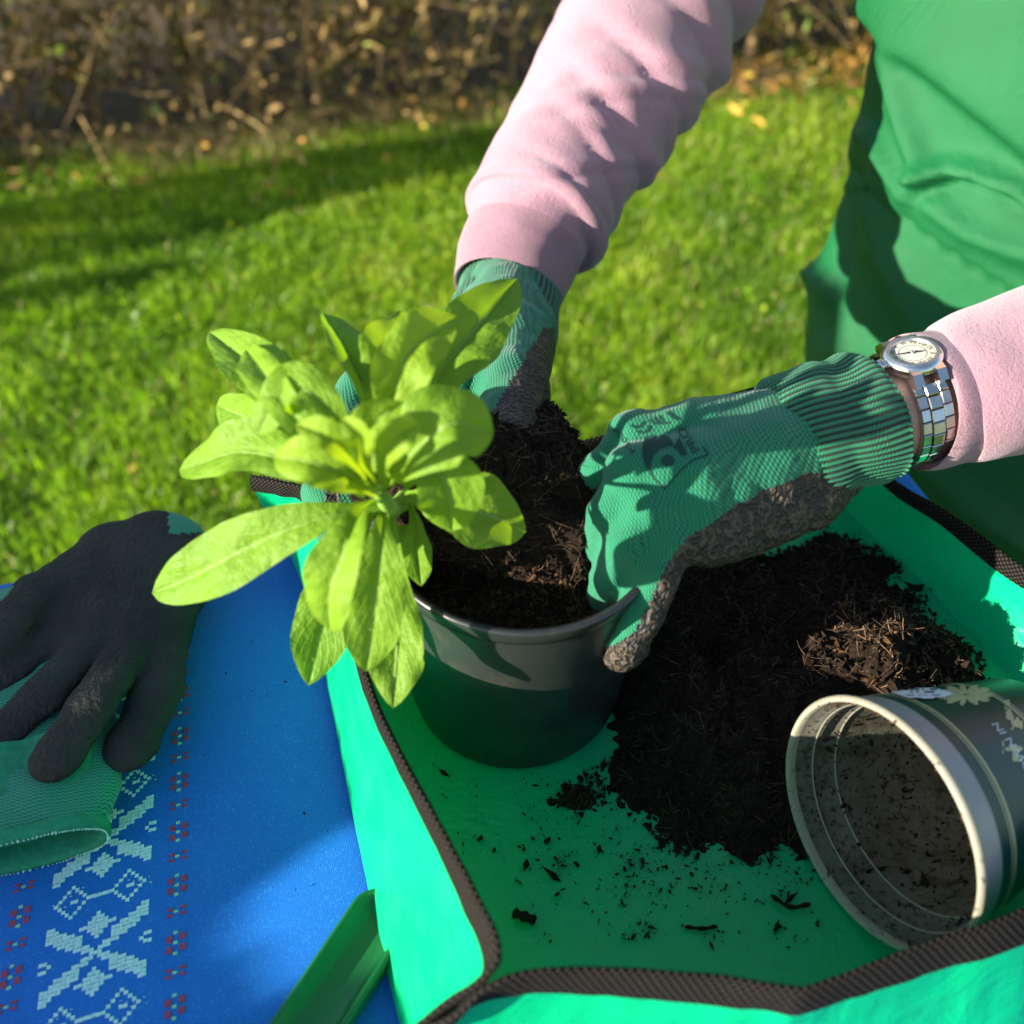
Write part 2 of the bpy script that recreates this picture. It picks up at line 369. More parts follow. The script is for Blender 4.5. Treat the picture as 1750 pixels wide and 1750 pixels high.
for key, (top, bot) in walls.items():
    n = 90; nr = 14
    T_ = smooth_path(np.array(top), n) if key != 'front' else np.vstack([smooth_path(np.array(top[:7]), 46), smooth_path(np.array(top[6:9]), 8)[1:-1], smooth_path(np.array(top[8:]), 38)])
    n = len(T_)
    b3 = np.array([(x, y, FLOORZ) for x, y in bot])
    B_ = smooth_path(b3, n) if key != 'front' else np.vstack([smooth_path(b3[:7], 46), smooth_path(b3[6:9], 8)[1:-1], smooth_path(b3[8:], 38)])
    k = np.linspace(0, 1, nr)[None, :, None]; G = B_[:, None]*(1-k) + T_[:, None]*k
    side = nrm(np.cross(np.gradient(T_, axis=0), [0, 0, 1.])); bul = (np.sin(np.pi*k[..., 0])*(.002+.004*vnoise(T_*1.0, 14)[:, None]) + vnoise(G.reshape(-1, 3), 55).reshape(n, nr)*.0007*np.sin(np.pi*k[..., 0]))
    if key == 'front': bul = bul + .0011*np.sin(np.pi*k[..., 0])*vnoise(T_*np.array([1, 1, .1]), 130)[:, None]
    G = G + side[:, None]*bul[..., None]
    wl = mesh('wall', G.reshape(-1, 3), gridfaces(n, nr), M_tarp, tray)
    dn = nrm(G[:, -3]-G[:, -1]); Tt = np.gradient(T_, axis=0); nn = nrm(np.cross(Tt, dn)); L = np.concatenate([[0], np.cumsum(np.linalg.norm(np.diff(T_, axis=0), axis=1))])
    hw, th_ = {'left': .0135, 'front': .0165, 'right': .011, 'back': .0125}[key], .0014
    sec = [(-th_, hw), (-th_*1.15, hw*.6), (-th_*1.1, .001), (-th_*.5, -.0010), (th_*.5, -.0010), (th_*1.1, .001), (th_*1.15, hw*.6), (th_, hw)]
    S = np.stack([T_ + nn*a + dn*b for a, b in sec], 1)
    S += (vnoise(S.reshape(-1, 3), 120).reshape(S.shape[:2])*.0004)[..., None]*nn[:, None]
    uvs = np.stack([np.repeat(L, len(sec)), np.tile(np.array([0, .005, .011, .013, .014, .016, .022, .027]), n)], -1)
    mesh('trim', S.reshape(-1, 3), gridfaces(n, len(sec)), M_web, tray, uv=uvs)
fl = []
for key in ('left', 'front', 'right', 'back'):
    bp = smooth_path(np.array([(x, y, FLOORZ) for x, y in walls[key][1]]), 40); fl += list(bp[:-1])
fl = np.array(fl); keep = [0]
for i in range(1, len(fl)):
    if np.linalg.norm(fl[i]-fl[keep[-1]]) > .002: keep.append(i)
fl = fl[keep]; cc = fl.mean(0); rings = 24
G = np.stack([cc + (fl-cc)*t for t in np.linspace(1, .02, rings)], 0)
G[1:-1, :, 2] += (vnoise(G[1:-1].reshape(-1, 3), 16).reshape(rings-2, -1)*.0011 + .0005)
fc = gridfaces(rings, len(fl), False, True)[:, ::-1]
fl_o = mesh('floor_sheet', G.reshape(-1, 3), fc, M_tarp, tray)
if vnormals(G.reshape(-1, 3), fc)[:, 2].mean() < 0: fl_o.data.flip_normals()

# ------------------------------------------------------------------ black pot
M_pot = NT('black_plastic'); _v = M_pot.coord('Object'); M_pot.set(M_pot.mix(M_pot.ramp(M_pot.noise(_v, 45, 6, .7, .5), [(.52, (0,)*3), (.72, (.55,)*3)]), (.019, .020, .020), (.055, .045, .034)), M_pot.ramp(M_pot.noise(_v, 30, 5), [(.3, (.26,)*3), (.7, (.42,)*3)]), .5)
M_pot.bump(M_pot.noise(_v, 400, 3), .12, .0003); M_pot = M_pot.m
POT = np.array([.002, 0, .0045]); RB_, RT_, PH = .0575, .0665, .1265
def pot_r(z): return RB_ + (RT_-RB_)*z/PH
def pot_warp(P, k=1.0):                                               # the pot is squeezed out of round by the hand
    z = np.clip(P[..., 2]/PH, 0, 1); a = np.arctan2(P[..., 1], P[..., 0])
    s = 1 + .035*k*z**2*np.cos(2*(a-R_(130)))
    Q = P.copy(); Q[..., 0] *= s; Q[..., 1] *= s; return Q + POT
pot = empty('plant_pot', POT, 'black plastic plant pot being filled in the green tray', 'pot')
prof = [(.0, .0), (RB_-.006, .0), (RB_-.002, .001), (RB_-.0005, .004), (RB_-.0004, .010), (RB_-.0002, .0125), (RB_+.0016, .015), (pot_r(.05)+.001, .05), (pot_r(.1)+.001, .1), (RT_-.0002, PH-.0095)]
mesh('pot_wall', pot_warp(lathe(prof, 96)).reshape(-1, 3), gridfaces(len(prof), 96, False, True)[:, ::-1], M_pot, pot)
prof = [(RT_-.0003, PH-.0095), (RT_+.0006, PH-.0094), (RT_+.0012, PH-.0065), (RT_+.0022, PH-.002), (RT_+.0020, PH-.0004), (RT_+.0006, PH), (RT_-.0018, PH-.0008), (RT_-.003, PH-.004), (pot_r(.09)-.0012, .09), (pot_r(.04)-.0012, .04)]
mesh('rim', pot_warp(lathe(prof, 96)).reshape(-1, 3), gridfaces(len(prof), 96, False, True)[:, ::-1], M_pot, pot)

# ------------------------------------------------------------------ soil
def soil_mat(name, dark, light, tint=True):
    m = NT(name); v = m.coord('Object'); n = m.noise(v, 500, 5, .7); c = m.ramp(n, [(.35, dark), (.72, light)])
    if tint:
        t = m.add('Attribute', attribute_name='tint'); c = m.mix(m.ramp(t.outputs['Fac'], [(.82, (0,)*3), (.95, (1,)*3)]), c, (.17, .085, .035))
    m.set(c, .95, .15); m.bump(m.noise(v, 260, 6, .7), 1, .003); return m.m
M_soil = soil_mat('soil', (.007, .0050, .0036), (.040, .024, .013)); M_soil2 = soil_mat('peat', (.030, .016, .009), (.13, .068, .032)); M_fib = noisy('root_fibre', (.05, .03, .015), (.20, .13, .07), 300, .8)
def crumbs(name, Pc, size, mat, parent=None, elong=1.6, tint=None):
    """many small irregular octahedra joined in one mesh"""
    n = len(Pc); o = np.array([(1, 0, 0), (-1, 0, 0), (0, 1, 0), (0, -1, 0), (0, 0, 1), (0, 0, -1)], float)
    fc = np.array([(0, 2, 4), (2, 1, 4), (1, 3, 4), (3, 0, 4), (2, 0, 5), (1, 2, 5), (3, 1, 5), (0, 3, 5)])
    q = rng.normal(size=(n, 3, 3)); q[:, 0] = nrm(q[:, 0]); q[:, 1] -= q[:, 0]*(q[:, 1]*q[:, 0]).sum(1, keepdims=True); q[:, 1] = nrm(q[:, 1]); q[:, 2] = np.cross(q[:, 0], q[:, 1])
    sc = np.asarray(size)[:, None]*np.stack([rng.uniform(1, elong, n), rng.uniform(.6, 1, n), rng.uniform(.4, .9, n)], 1)
    L = o[None]*sc[:, None]*rng.uniform(.6, 1.3, (n, 6, 1)); V = Pc[:, None] + np.einsum('nki,nij->nkj', L, q)
    Fc = (fc[None] + 6*np.arange(n)[:, None, None]).reshape(-1, 3)
    tn = rng.random(n) if tint is None else tint
    return mesh(name, V.reshape(-1, 3), Fc, mat, parent, smooth=False, col=np.repeat(tn, 6))
def fibres(name, Pc, length, rad, mat, parent=None, Nn=None, lift=.5):
    n = len(Pc); k = 4; d = nrm(rng.normal(size=(n, 3))*np.array([1, 1, .5]))
    if Nn is not None: d = nrm(d - Nn*(d*Nn).sum(1, keepdims=True)*(1-lift))
    bend = rng.normal(size=(n, 3))*.45; V = np.zeros((n, k, 3, 3)); t = np.linspace(0, 1, k)
    for i in range(k):
        c = Pc + np.asarray(length)[:, None]*(d*t[i] + bend*t[i]**2*.6); a = nrm(np.cross(d, [.3, .5, .8])); b = np.cross(d, a)
        for j in range(3):
            an = j*2.094; V[:, i, j] = c + np.asarray(rad)[:, None]*(1-.5*t[i])*(a*math.cos(an)+b*math.sin(an))
    f = gridfaces(k, 3, False, True); Fc = (f[None] + k*3*np.arange(n)[:, None, None]).reshape(-1, 4)
    return mesh(name, V.reshape(-1, 3), Fc, mat, parent)
heap_px = [(1000, 1130), (1010, 1250), (1040, 1290), (1000, 1340), (955, 1372), (985, 1385), (1060, 1372), (1090, 1400), (1110, 1440), (1180, 1450), (1260, 1460), (1330, 1455), (1390, 1440), (1480, 1380), (1600, 1280), (1690, 1190), (1650, 1110), (1590, 1060), (1560, 1010), (1510, 1010), (1530, 970), (1480, 925), (1400, 915), (1330, 960), (1200, 930), (1060, 870), (1000, 900)]
heap = np.array([at(u, v, .004)[:2] for u, v in heap_px])
gx, gy = np.meshgrid(np.linspace(0, .31, 190), np.linspace(-.13, .17, 184), indexing='ij')
P2 = np.stack([gx, gy, 0*gx], -1)
dist = polydist(heap, gx, gy)*np.where(inside(heap, gx, gy), 1, -1) + fbm(P2, 60, 3)*.006
hz = .030*sst(-.002, .055, dist) + .018*np.exp(-(((gx-.205)/.05)**2+((gy+.005)/.035)**2))*sst(0, .02, dist) + (fbm(P2, 45, 4)*.007 + np.abs(vnoise(P2, 110))*.004)*sst(-.002, .015, dist) - .003*(dist < -.004)
prad = np.hypot(gx-POT[0], gy-POT[1])
ok = (dist > -.006)
def hgt(x, y):
    i = np.clip((x-0)/.31*189, 0, 188).astype(int); j = np.clip((y+.13)/.30*183, 0, 182).astype(int); return hz[i, j] + FLOORZ
fc = gridfaces(190, 184); okf = ok.reshape(-1)[fc].all(1)
soil_heap = mesh('potting_soil', np.stack([gx, gy, hz+FLOORZ], -1).reshape(-1, 3), fc[okf], M_soil, None, smooth=True, col=np.zeros(190*184))
tag(soil_heap, 'heap of dark loose potting soil in the green tray', 'soil', kind='stuff')
n = 16000; x = rng.uniform(0, .31, n); y = rng.uniform(-.13, .17, n); ii = (x/.31*189).astype(int), ((y+.13)/.30*183).astype(int)
dd = dist[ii]; k = (dd > -.004) & (np.hypot(x-POT[0], y-POT[1]) > RT_+.002); x, y, dd = x[k], y[k], dd[k]
litz = np.exp(-(((x-.215)/.04)**2+((y+.0)/.04)**2))  # sunlit patch of the heap, also put into browner crumbs and extra fibres
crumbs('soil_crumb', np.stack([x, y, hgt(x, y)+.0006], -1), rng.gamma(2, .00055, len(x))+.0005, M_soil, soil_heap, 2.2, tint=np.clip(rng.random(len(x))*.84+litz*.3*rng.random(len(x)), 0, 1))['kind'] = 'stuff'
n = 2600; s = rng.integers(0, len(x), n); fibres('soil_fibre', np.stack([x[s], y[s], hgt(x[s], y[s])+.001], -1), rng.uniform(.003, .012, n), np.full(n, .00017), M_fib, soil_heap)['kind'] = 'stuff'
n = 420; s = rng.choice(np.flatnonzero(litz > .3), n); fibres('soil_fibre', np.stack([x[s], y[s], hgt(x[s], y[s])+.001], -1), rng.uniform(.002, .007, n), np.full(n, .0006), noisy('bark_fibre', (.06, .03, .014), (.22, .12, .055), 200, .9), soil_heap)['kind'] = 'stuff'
# scattered crumbs on the tray floor
n = 520; cx = rng.normal(0, 1, n); pu = rng.uniform(880, 1400, n); pv = 1440 + np.abs(rng.normal(0, 90, n)) - 60*(pu < 1000)
cl = rng.random(n) < .5; ctr = rng.integers(0, 26, n); cu_ = rng.uniform(900, 1400, 26); cv_ = rng.uniform(1440, 1620, 26)
pu = np.where(cl, cu_[ctr]+rng.normal(0, 14, n), pu); pv = np.where(cl, cv_[ctr]+rng.normal(0, 10, n), pv)
k = (pv < 1640); PP = np.array([at(u, v, .006) for u, v in zip(pu[k], pv[k])]); n = len(PP)
ex = np.array([at(u, v, .006) for u, v in zip(rng.uniform(690, 960, 60), rng.uniform(1260, 1480, 60))])
_s = rng.integers(0, len(heap), 2200); fine_ = np.concatenate([heap[_s] + rng.normal(0, .014, (2200, 2)), np.full((2200, 1), .0058)], 1); fine_ = fine_[~inside(heap, fine_[:, 0], fine_[:, 1]) & (np.hypot(fine_[:, 0]-POT[0], fine_[:, 1]-POT[1]) > RB_+.004)]
nbig = len(PP)+len(ex); PP = np.vstack([PP, ex, fine_]); n = len(PP)
cr = crumbs('soil_crumb', PP, np.where(np.arange(n) < nbig, rng.gamma(1.3, .00036, n)+.00018, rng.gamma(1.2, .00016, n)+.00012), M_soil, None, 2.4, tint=rng.random(n)*.84); tag(cr, 'loose crumbs of soil scattered over the front of the tray floor', 'soil crumbs', kind='stuff')
def stick(name, pts, r, label, mat=None, cat='twig', group='bits of bark and twig on the tray floor'):
    C = smooth_path(np.array(pts), 10); rr = r*(1+.25*np.sin(np.arange(10)*1.7)); rr[[0, -1]] *= .6
    o = mesh(name, tube(C, rr, 7, flat=.7).reshape(-1, 3), tubefaces(10, 7), mat or M_soil, None, col=np.zeros(70)); return tag(o, label, cat, group)
stick('bark_chip', [at(876, 1560, .008), at(895, 1566, .008), at(916, 1574, .0075)], .0024, 'short dark bark chip on tray floor near the left trim', cat='bark chip')
stick('twig', [at(1170, 1584, .0065), at(1200, 1587, .0065), at(1226, 1583, .0065)], .0010, 'thin straight twig lying on tray floor above the front trim')
stick('twig', [at(1318, 1530, .007), at(1350, 1550, .008), at(1385, 1545, .007)], .0012, 'bent dark twig on tray floor beside the tipped cup')

# ------------------------------------------------------------------ decals: flat print laid on a surface
def bvh_of(o):
    me = o.data; return BVHTree.FromPolygons([v.co.copy() for v in me.vertices], [tuple(p.vertices) for p in me.polygons])
def px_cells(name, mask, box_, step, bvh, mat, parent, lift=.00025):
    """cells of a mask given in photo pixels, cast from the viewpoint onto the surface they are printed on"""
    u0, v0, u1, v1 = box_; us = np.arange(u0, u1, step); vs_ = np.arange(v0, v1, step); V = []; Fc = []; ix = {}
    def vert(i, j):
        if (i, j) in ix: return ix[i, j]
        d = Vector(ray(u0+i*step, v0+j*step)).normalized(); h = bvh.ray_cast(Vector(CAM), d)
        if h[0] is None: ix[i, j] = None; return None
        n = h[1] if h[1].dot(d) < 0 else -h[1]
        V.append(h[0]+n*lift); ix[i, j] = len(V)-1; return ix[i, j]
    for i, u in enumerate(us):
        for j, v in enumerate(vs_):
            if mask(u+step/2, v+step/2):
                q = [vert(i, j), vert(i, j+1), vert(i+1, j+1), vert(i+1, j)]
                if None not in q: Fc.append(q)
    return mesh(name, np.array([v[:] for v in V]), Fc, mat, parent) if Fc else None
def text_tris(txt, size, sx=1.0):
    c = bpy.data.curves.new('lettering', 'FONT'); c.body = txt; c.size = size; c.align_x = 'CENTER'; c.align_y = 'CENTER'; c.resolution_u = 3
    o = bpy.data.objects.new('lettering', c); COL.objects.link(o); me = bpy.data.meshes.new_from_object(o.evaluated_get(bpy.context.evaluated_depsgraph_get()))
    V = np.array([v.co[:] for v in me.vertices]); Fc = [tuple(p.vertices) for p in me.polygons]
    bpy.data.objects.remove(o); bpy.data.curves.remove(c); bpy.data.meshes.remove(me); V[:, 0] *= sx; return V, Fc

# ------------------------------------------------------------------ tipped cup
CR = .0576; CC = np.array([.159, -.120, .0640]); CA, CP = R_(25), R_(-8.0)
cax = np.array([math.cos(CA)*math.cos(CP), math.sin(CA)*math.cos(CP), math.sin(CP)]); chx = nrm(np.cross(cax, [0, 0, 1])); cwx = np.cross(chx, cax)
def cup_map(L): return CC + L[..., :1]*chx + L[..., 1:2]*cwx + L[..., 2:3]*cax
CUPH = .098
def cup_r(z): return .0555 - (.0555-.041)*z/CUPH
low = min(cup_map(np.array([[CR*math.cos(t), CR*math.sin(t), .002]]))[0, 2] for t in np.linspace(0, 6.28, 80)); CC[2] += FLOORZ + .0012 - low
cup = empty('plastic_cup', (CC[0]+.03, CC[1]+.01, .004), 'dirty white rimmed dark green plastic plant cup tipped on its side', 'plant cup')
def dirty_white():
    m = NT('dirty_white_plastic'); v = m.coord('Object'); n1 = m.noise(v, 330, 4, .7); n2 = m.noise(v, 60, 4, .6)
    c = m.mix(m.ramp(n1, [(.60, (0,)*3), (.68, (1,)*3)]), (.26, .24, .18), (.03, .021, .012)); m.set(c, .45, .4)
    m.bump(n1, .2, .0006); return m.m
def dirty_inside():
    m = NT('soil_smeared_plastic'); v = m.coord('Object'); n1 = m.noise(v, 260, 5, .75); n2 = m.noise(v, 45, 4, .65, .6)
    c = m.mix(m.ramp(n2, [(.42, (0,)*3), (.66, (1,)*3)]), (.105, .10, .078), (.055, .043, .026)); c = m.mix(m.ramp(n1, [(.53, (0,)*3), (.62, (1,)*3)]), c, (.018, .012, .008))
    m.set(c, .7, .3); m.bump(n1, .5, .001); return m.m
M_dw = dirty_white(); M_din = dirty_inside()
M_cupo = NT('dark_green_print'); _v = M_cupo.coord('Object'); M_cupo.set(M_cupo.ramp(M_cupo.noise(_v, 25, 4), [(.35, (.004, .030, .021)), (.7, (.006, .036, .038))]), .38, .3); M_cupo.bump(M_cupo.noise(_v, 90, 2), .05, .0004); M_cupo = M_cupo.m
M_grey = noisy('pale_grey_plastic', (.20, .20, .19), (.25, .25, .235), 30, .35); M_gold = noisy('gold_print', (.30, .30, .16), (.40, .38, .20), 200, .35); M_ink = noisy('white_print', (.35, .45, .45), (.55, .6, .6), 100, .5)
def cup_lathe(name, prof, mat, flip=False, ns=110):
    L = lathe(prof, ns); Fc = gridfaces(len(prof), ns, False, True); V = cup_map(L).reshape(-1, 3)
    return mesh(name, V, Fc[:, ::-1] if flip else Fc, mat, cup)
cup_lathe('rim', [(cup_r(0)-.0012, .004), (cup_r(0)-.0009, .0008), (cup_r(0)+.0004, -.0006), (CR-.0012, -.0003), (CR, .0010), (CR-.0002, .0030), (CR-.0012, .0042), (cup_r(.004)+.0002, .0046)], M_dw)
cup_lathe('shoulder_band', [(cup_r(.0046)+.0003, .0046), (cup_r(.010)+.0003, .010), (cup_r(.0165)+.0003, .0165)], M_grey)
cup_lathe('outer_wall', [(cup_r(.0165), .0165), (cup_r(.05), .05), (cup_r(CUPH-.003), CUPH-.003), (cup_r(CUPH)-.001, CUPH), (.01, CUPH), (.0, CUPH)], M_cupo)
for z0, z1 in ((.0235, .0243), (.0253, .0268), (.066, .0675), (.0685, .0693)): cup_lathe('gold_band', [(cup_r(z0)+.00015, z0), (cup_r(z0)+.00025, (z0+z1)/2), (cup_r(z1)+.00015, z1)], M_gold)
ip = [(cup_r(0)-.0012, .004), (cup_r(.011)-.0014, .0105), (cup_r(.0115)-.0022, .0115), (cup_r(.0125)-.0022, .0125), (cup_r(.022)-.0018, .0225), (cup_r(.0235)-.003, .0235), (cup_r(.025)-.003, .025), (cup_r(.06)-.0032, .06), (cup_r(.09)-.0032, .0935), (.034, .0955), (0, .0955)]
inn = cup_lathe('inner_wall', ip, M_din, True)
prof_r = [(cup_r(.0118)-.0026, .0114), (cup_r(.0118)-.0033, .0119), (cup_r(.0118)-.0026, .0124)]
cup_lathe('moulded_ring', prof_r, M_dw, True); cup_lathe('moulded_ring', [(cup_r(.0242)-.0031, .0237), (cup_r(.0242)-.0038, .0242), (cup_r(.0242)-.0031, .0247)], M_dw, True)
n = 900; th = rng.uniform(0, 2*np.pi, n); zz = rng.uniform(.012, .094, n)**1.0; rr = np.array([cup_r(z) for z in zz])-.0036
crumbs('stuck_soil', cup_map(np.stack([rr*np.cos(th), rr*np.sin(th), zz], -1)), rng.gamma(1.6, .0003, n)+.0002, M_soil, cup, 2.2, tint=rng.random(n)*.8)['kind'] = 'stuff'
n = 220; th = np.concatenate([rng.normal(1.9, .5, 120), rng.uniform(0, 6.28, 100)]); zz = rng.uniform(-.0004, .006, n); rr = np.where(zz < .001, rng.uniform(cup_r(0)-.001, CR-.001, n), cup_r(0)-.0026)
crumbs('stuck_soil', cup_map(np.stack([rr*np.cos(th), rr*np.sin(th), zz], -1)), rng.gamma(1.5, .00026, n)+.00015, M_soil2, cup, 2.0, tint=rng.random(n)*.8)['kind'] = 'stuff'
cb = bvh_of([o for o in cup.children if o.name.startswith('outer_wall')][0])
def petal_mask(cx, cy, sc):
    pet = [(math.cos(a)*1.0, math.sin(a)*.36) for a in np.linspace(0, 2*np.pi, 12)[:-1]]
    def f(u, v):
        for px, py in pet:
            ex, ey = cx+px*sc*.58, cy+py*sc*.58+2; dx, dy = u-ex, v-ey; L = math.hypot(px, py); c, s_ = px/L, py/L
            a = dx*c+dy*s_; b = -dx*s_+dy*c
            if (a/(sc*.42*L+2))**2+(b/(sc*.085+1.2))**2 < 1: return True
        return False
    return f
px_cells('printed_flower', petal_mask(1650, 1186, 46), (1590, 1160, 1712, 1215), 1.6, cb, M_gold, cup)
px_cells('printed_leaf', lambda u, v: fbm(np.array([[u*.09, v*.05, 1.]]), 1, 3)[0] > .42 and u > 1712, (1712, 1196, 1760, 1300), 2.2, cb, M_gold, cup)
stk = [(1512, 1181), (1545, 1176), (1600, 1179), (1624, 1185), (1627, 1189), (1612, 1194), (1562, 1197), (1542, 1192)]
px_cells('sticker', lambda u, v: inside(stk, u, v), (1508, 1172, 1632, 1202), 2.0, bvh_of([o for o in cup.children if o.name.startswith('outer_wall')][0]), noisy('sticker_paper', (.55, .62, .68), (.66, .72, .76), 60, .5), cup, .0007)
px_cells('sticker_print', lambda u, v: inside(stk, u, v) and 1548 < u < 1608 and (int(v) % 5 < 2) and fbm(np.array([[u*.22, int(v/5)*3.1, 0.]]), 1, 2)[0] > -.1, (1540, 1176, 1615, 1197), 1.2, cb, noisy('black_print', (.02, .02, .025), (.04, .04, .045), 60, .6), cup, .0009)
V, Fc = text_tris('GROWN IN', .0064, .95)
# lettering runs round the cup, its feet towards the base
hit = cb.ray_cast(Vector(CAM), Vector(ray(1742, 1290)).normalized())[0]
if hit:
    q = np.array(hit)-CC; zc = q@cax; a0 = math.atan2(q@cwx, q@chx); s = 1
    def tpos(sg): return cup_map(np.stack([(cup_r(zc)+.0004)*np.cos(a0+sg*V[:, 0]/cup_r(zc)), (cup_r(zc)+.0004)*np.sin(a0+sg*V[:, 0]/cup_r(zc)), zc-V[:, 1]], -1))
    Q = tpos(1); r_ = V[:, 0].argmax()
    if proj(Q[r_])[1] > proj(tpos(-1)[r_])[1]: Q = tpos(-1)
    zq = ((Q-CC)@cax); ang = np.arctan2((Q-CC)@cwx, (Q-CC)@chx); rq = np.array([cup_r(z) for z in zq])+.0003
    mesh('lettering', cup_map(np.stack([rq*np.cos(ang), rq*np.sin(ang), zq], -1)), Fc, M_ink, cup, smooth=False)

# ------------------------------------------------------------------ root ball, soil in the pot
def pot_soil_sdf(P):
    ball = smin(cap(P, (-.044, .020, .158), (.010, .020, .106), .034, .042), cap(P, atd(906, 738, .545), atd(955, 890, .505), .018, .031), .015)
    top = P[:, 2] - (.098 + .012*np.exp(-((P[:, 0]-.03)**2+(P[:, 1]-.0)**2)/.0012) - .006*sst(-.02, -.06, P[:, 1]))
    z = np.clip((P[:, 2]-POT[2])/PH, 0, 1); cyl = np.hypot(P[:, 0]-POT[0], P[:, 1]-POT[1]) - (RB_+(RT_-RB_)*z-.0035)
    fill = np.maximum(top, cyl); ball = np.where(P[:, 2] < .128, np.maximum(ball, cyl-.0), ball)
    d = smin(ball, np.maximum(fill, cyl), .012); d = np.where(P[:, 2] < .126, np.maximum(d, cyl), d)
    return np.maximum(d + fbm(P, 90, 3)*.0035, .02-P[:, 2])
V, Fc = sdf_mesh(pot_soil_sdf, (-.09, -.075, .06), (.085, .11, .215), .0022)
# the part above the hands is the root ball; the loose fill around it belongs to the pot
cen = V[Fc].mean(1); isb = (cap(cen, (-.044, .020, .158), (.010, .020, .106), .034, .042) < .008) | (cen[:, 2] > .118)
plant = empty('potted_plant', at(660, 858, .172), 'leafy bright green bedding plant held over the black pot', 'plant')
fill_o = mesh('potting_soil', V, Fc[~isb], M_soil, None, col=np.zeros(len(V))); tag(fill_o, 'dark soil filling the black pot around the root ball', 'soil', kind='stuff')
ball_o = mesh('root_ball', V, Fc[isb], M_soil, plant, col=np.zeros(len(V)))
N_ = vnormals(V, Fc); sel = np.flatnonzero(V[:, 2] > .085)
s = rng.choice(sel, 7000); crumbs('soil_crumb', V[s]+N_[s]*.0004, rng.gamma(2, .0004, len(s))+.0004, M_soil, plant, 2.0, tint=rng.random(len(s))*.83)['kind'] = 'stuff'
s = rng.choice(sel, 1500); fibres('root_fibre', V[s]+N_[s]*.0004, rng.uniform(.003, .012, len(s)), np.full(len(s), .00018), M_fib, plant, N_[s])['kind'] = 'stuff'
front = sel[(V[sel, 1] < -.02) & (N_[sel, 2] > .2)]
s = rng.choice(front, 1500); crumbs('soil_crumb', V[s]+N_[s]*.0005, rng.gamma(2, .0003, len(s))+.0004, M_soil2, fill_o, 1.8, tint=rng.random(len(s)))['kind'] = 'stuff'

# ------------------------------------------------------------------ leaves
def leaf_mat():
    m = NT('leaf'); uv = m.coord('UV'); sep = m.add('SeparateXYZ'); m.l(uv, sep.inputs[0]); t = m.add('Attribute', attribute_name='tint')
    x = m.math('ABSOLUTE', m.math('SUBTRACT', sep.outputs[1], .5))
    rib = m.ramp(x, [(.008, (1,)*3), (.030, (0,)*3)])
    ob = m.coord('Object'); n = m.noise(ob, 60, 4); nf = m.noise(ob, 420, 3)
    base = m.mix(t.outputs['Fac'], (.088, .195, .006), (.23, .33, .010)); base = m.mix(m.ramp(n, [(.35, (0,)*3), (.75, (.4,)*3)]), base, (.15, .27, .03))
    base = m.mix(m.math('MULTIPLY', rib, .45), base, (.34, .46, .14))
    sk_ = m.noise(ob, 700, 2, .5); base = m.mix(m.ramp(sk_, [(.735, (0,)*3), (.77, (.8,)*3)]), base, (.05, .045, .015))
    # side veins sweep forward from the midrib
    ph = m.math('SUBTRACT', m.math('MULTIPLY', sep.outputs[0], 9.0), m.math('MULTIPLY', x, 7.0)); cx = m.add('CombineXYZ'); m.l(ph, cx.inputs[0])
    vein = m.wave(cx.outputs[0], .31, 0, 'X'); vs2 = m.ramp(vein, [(.80, (0,)*3), (1.0, (1,)*3)])
    base = m.mix(m.math('MULTIPLY', vs2, .22), base, (.22, .36, .07))
    m.set(base, m.ramp(nf, [(.3, (.50,)*3), (.7, (.68,)*3)]), .25)
    b = m.bump(m.math('ADD', rib, m.math('MULTIPLY', vs2, .35)), .42, .0011); b = m.bump(m.noise(ob, 130, 3, .55), .7, .0030, b); m.bump(nf, .35, .0005, b)
    tr = m.mix(t.outputs['Fac'], (.30, .58, .008), (.66, .80, .012)); return m.translucent(.30, tr).m
M_leaf = leaf_mat()
M_stem = noisy('stem', (.16, .30, .04), (.26, .40, .07), 80, .5)
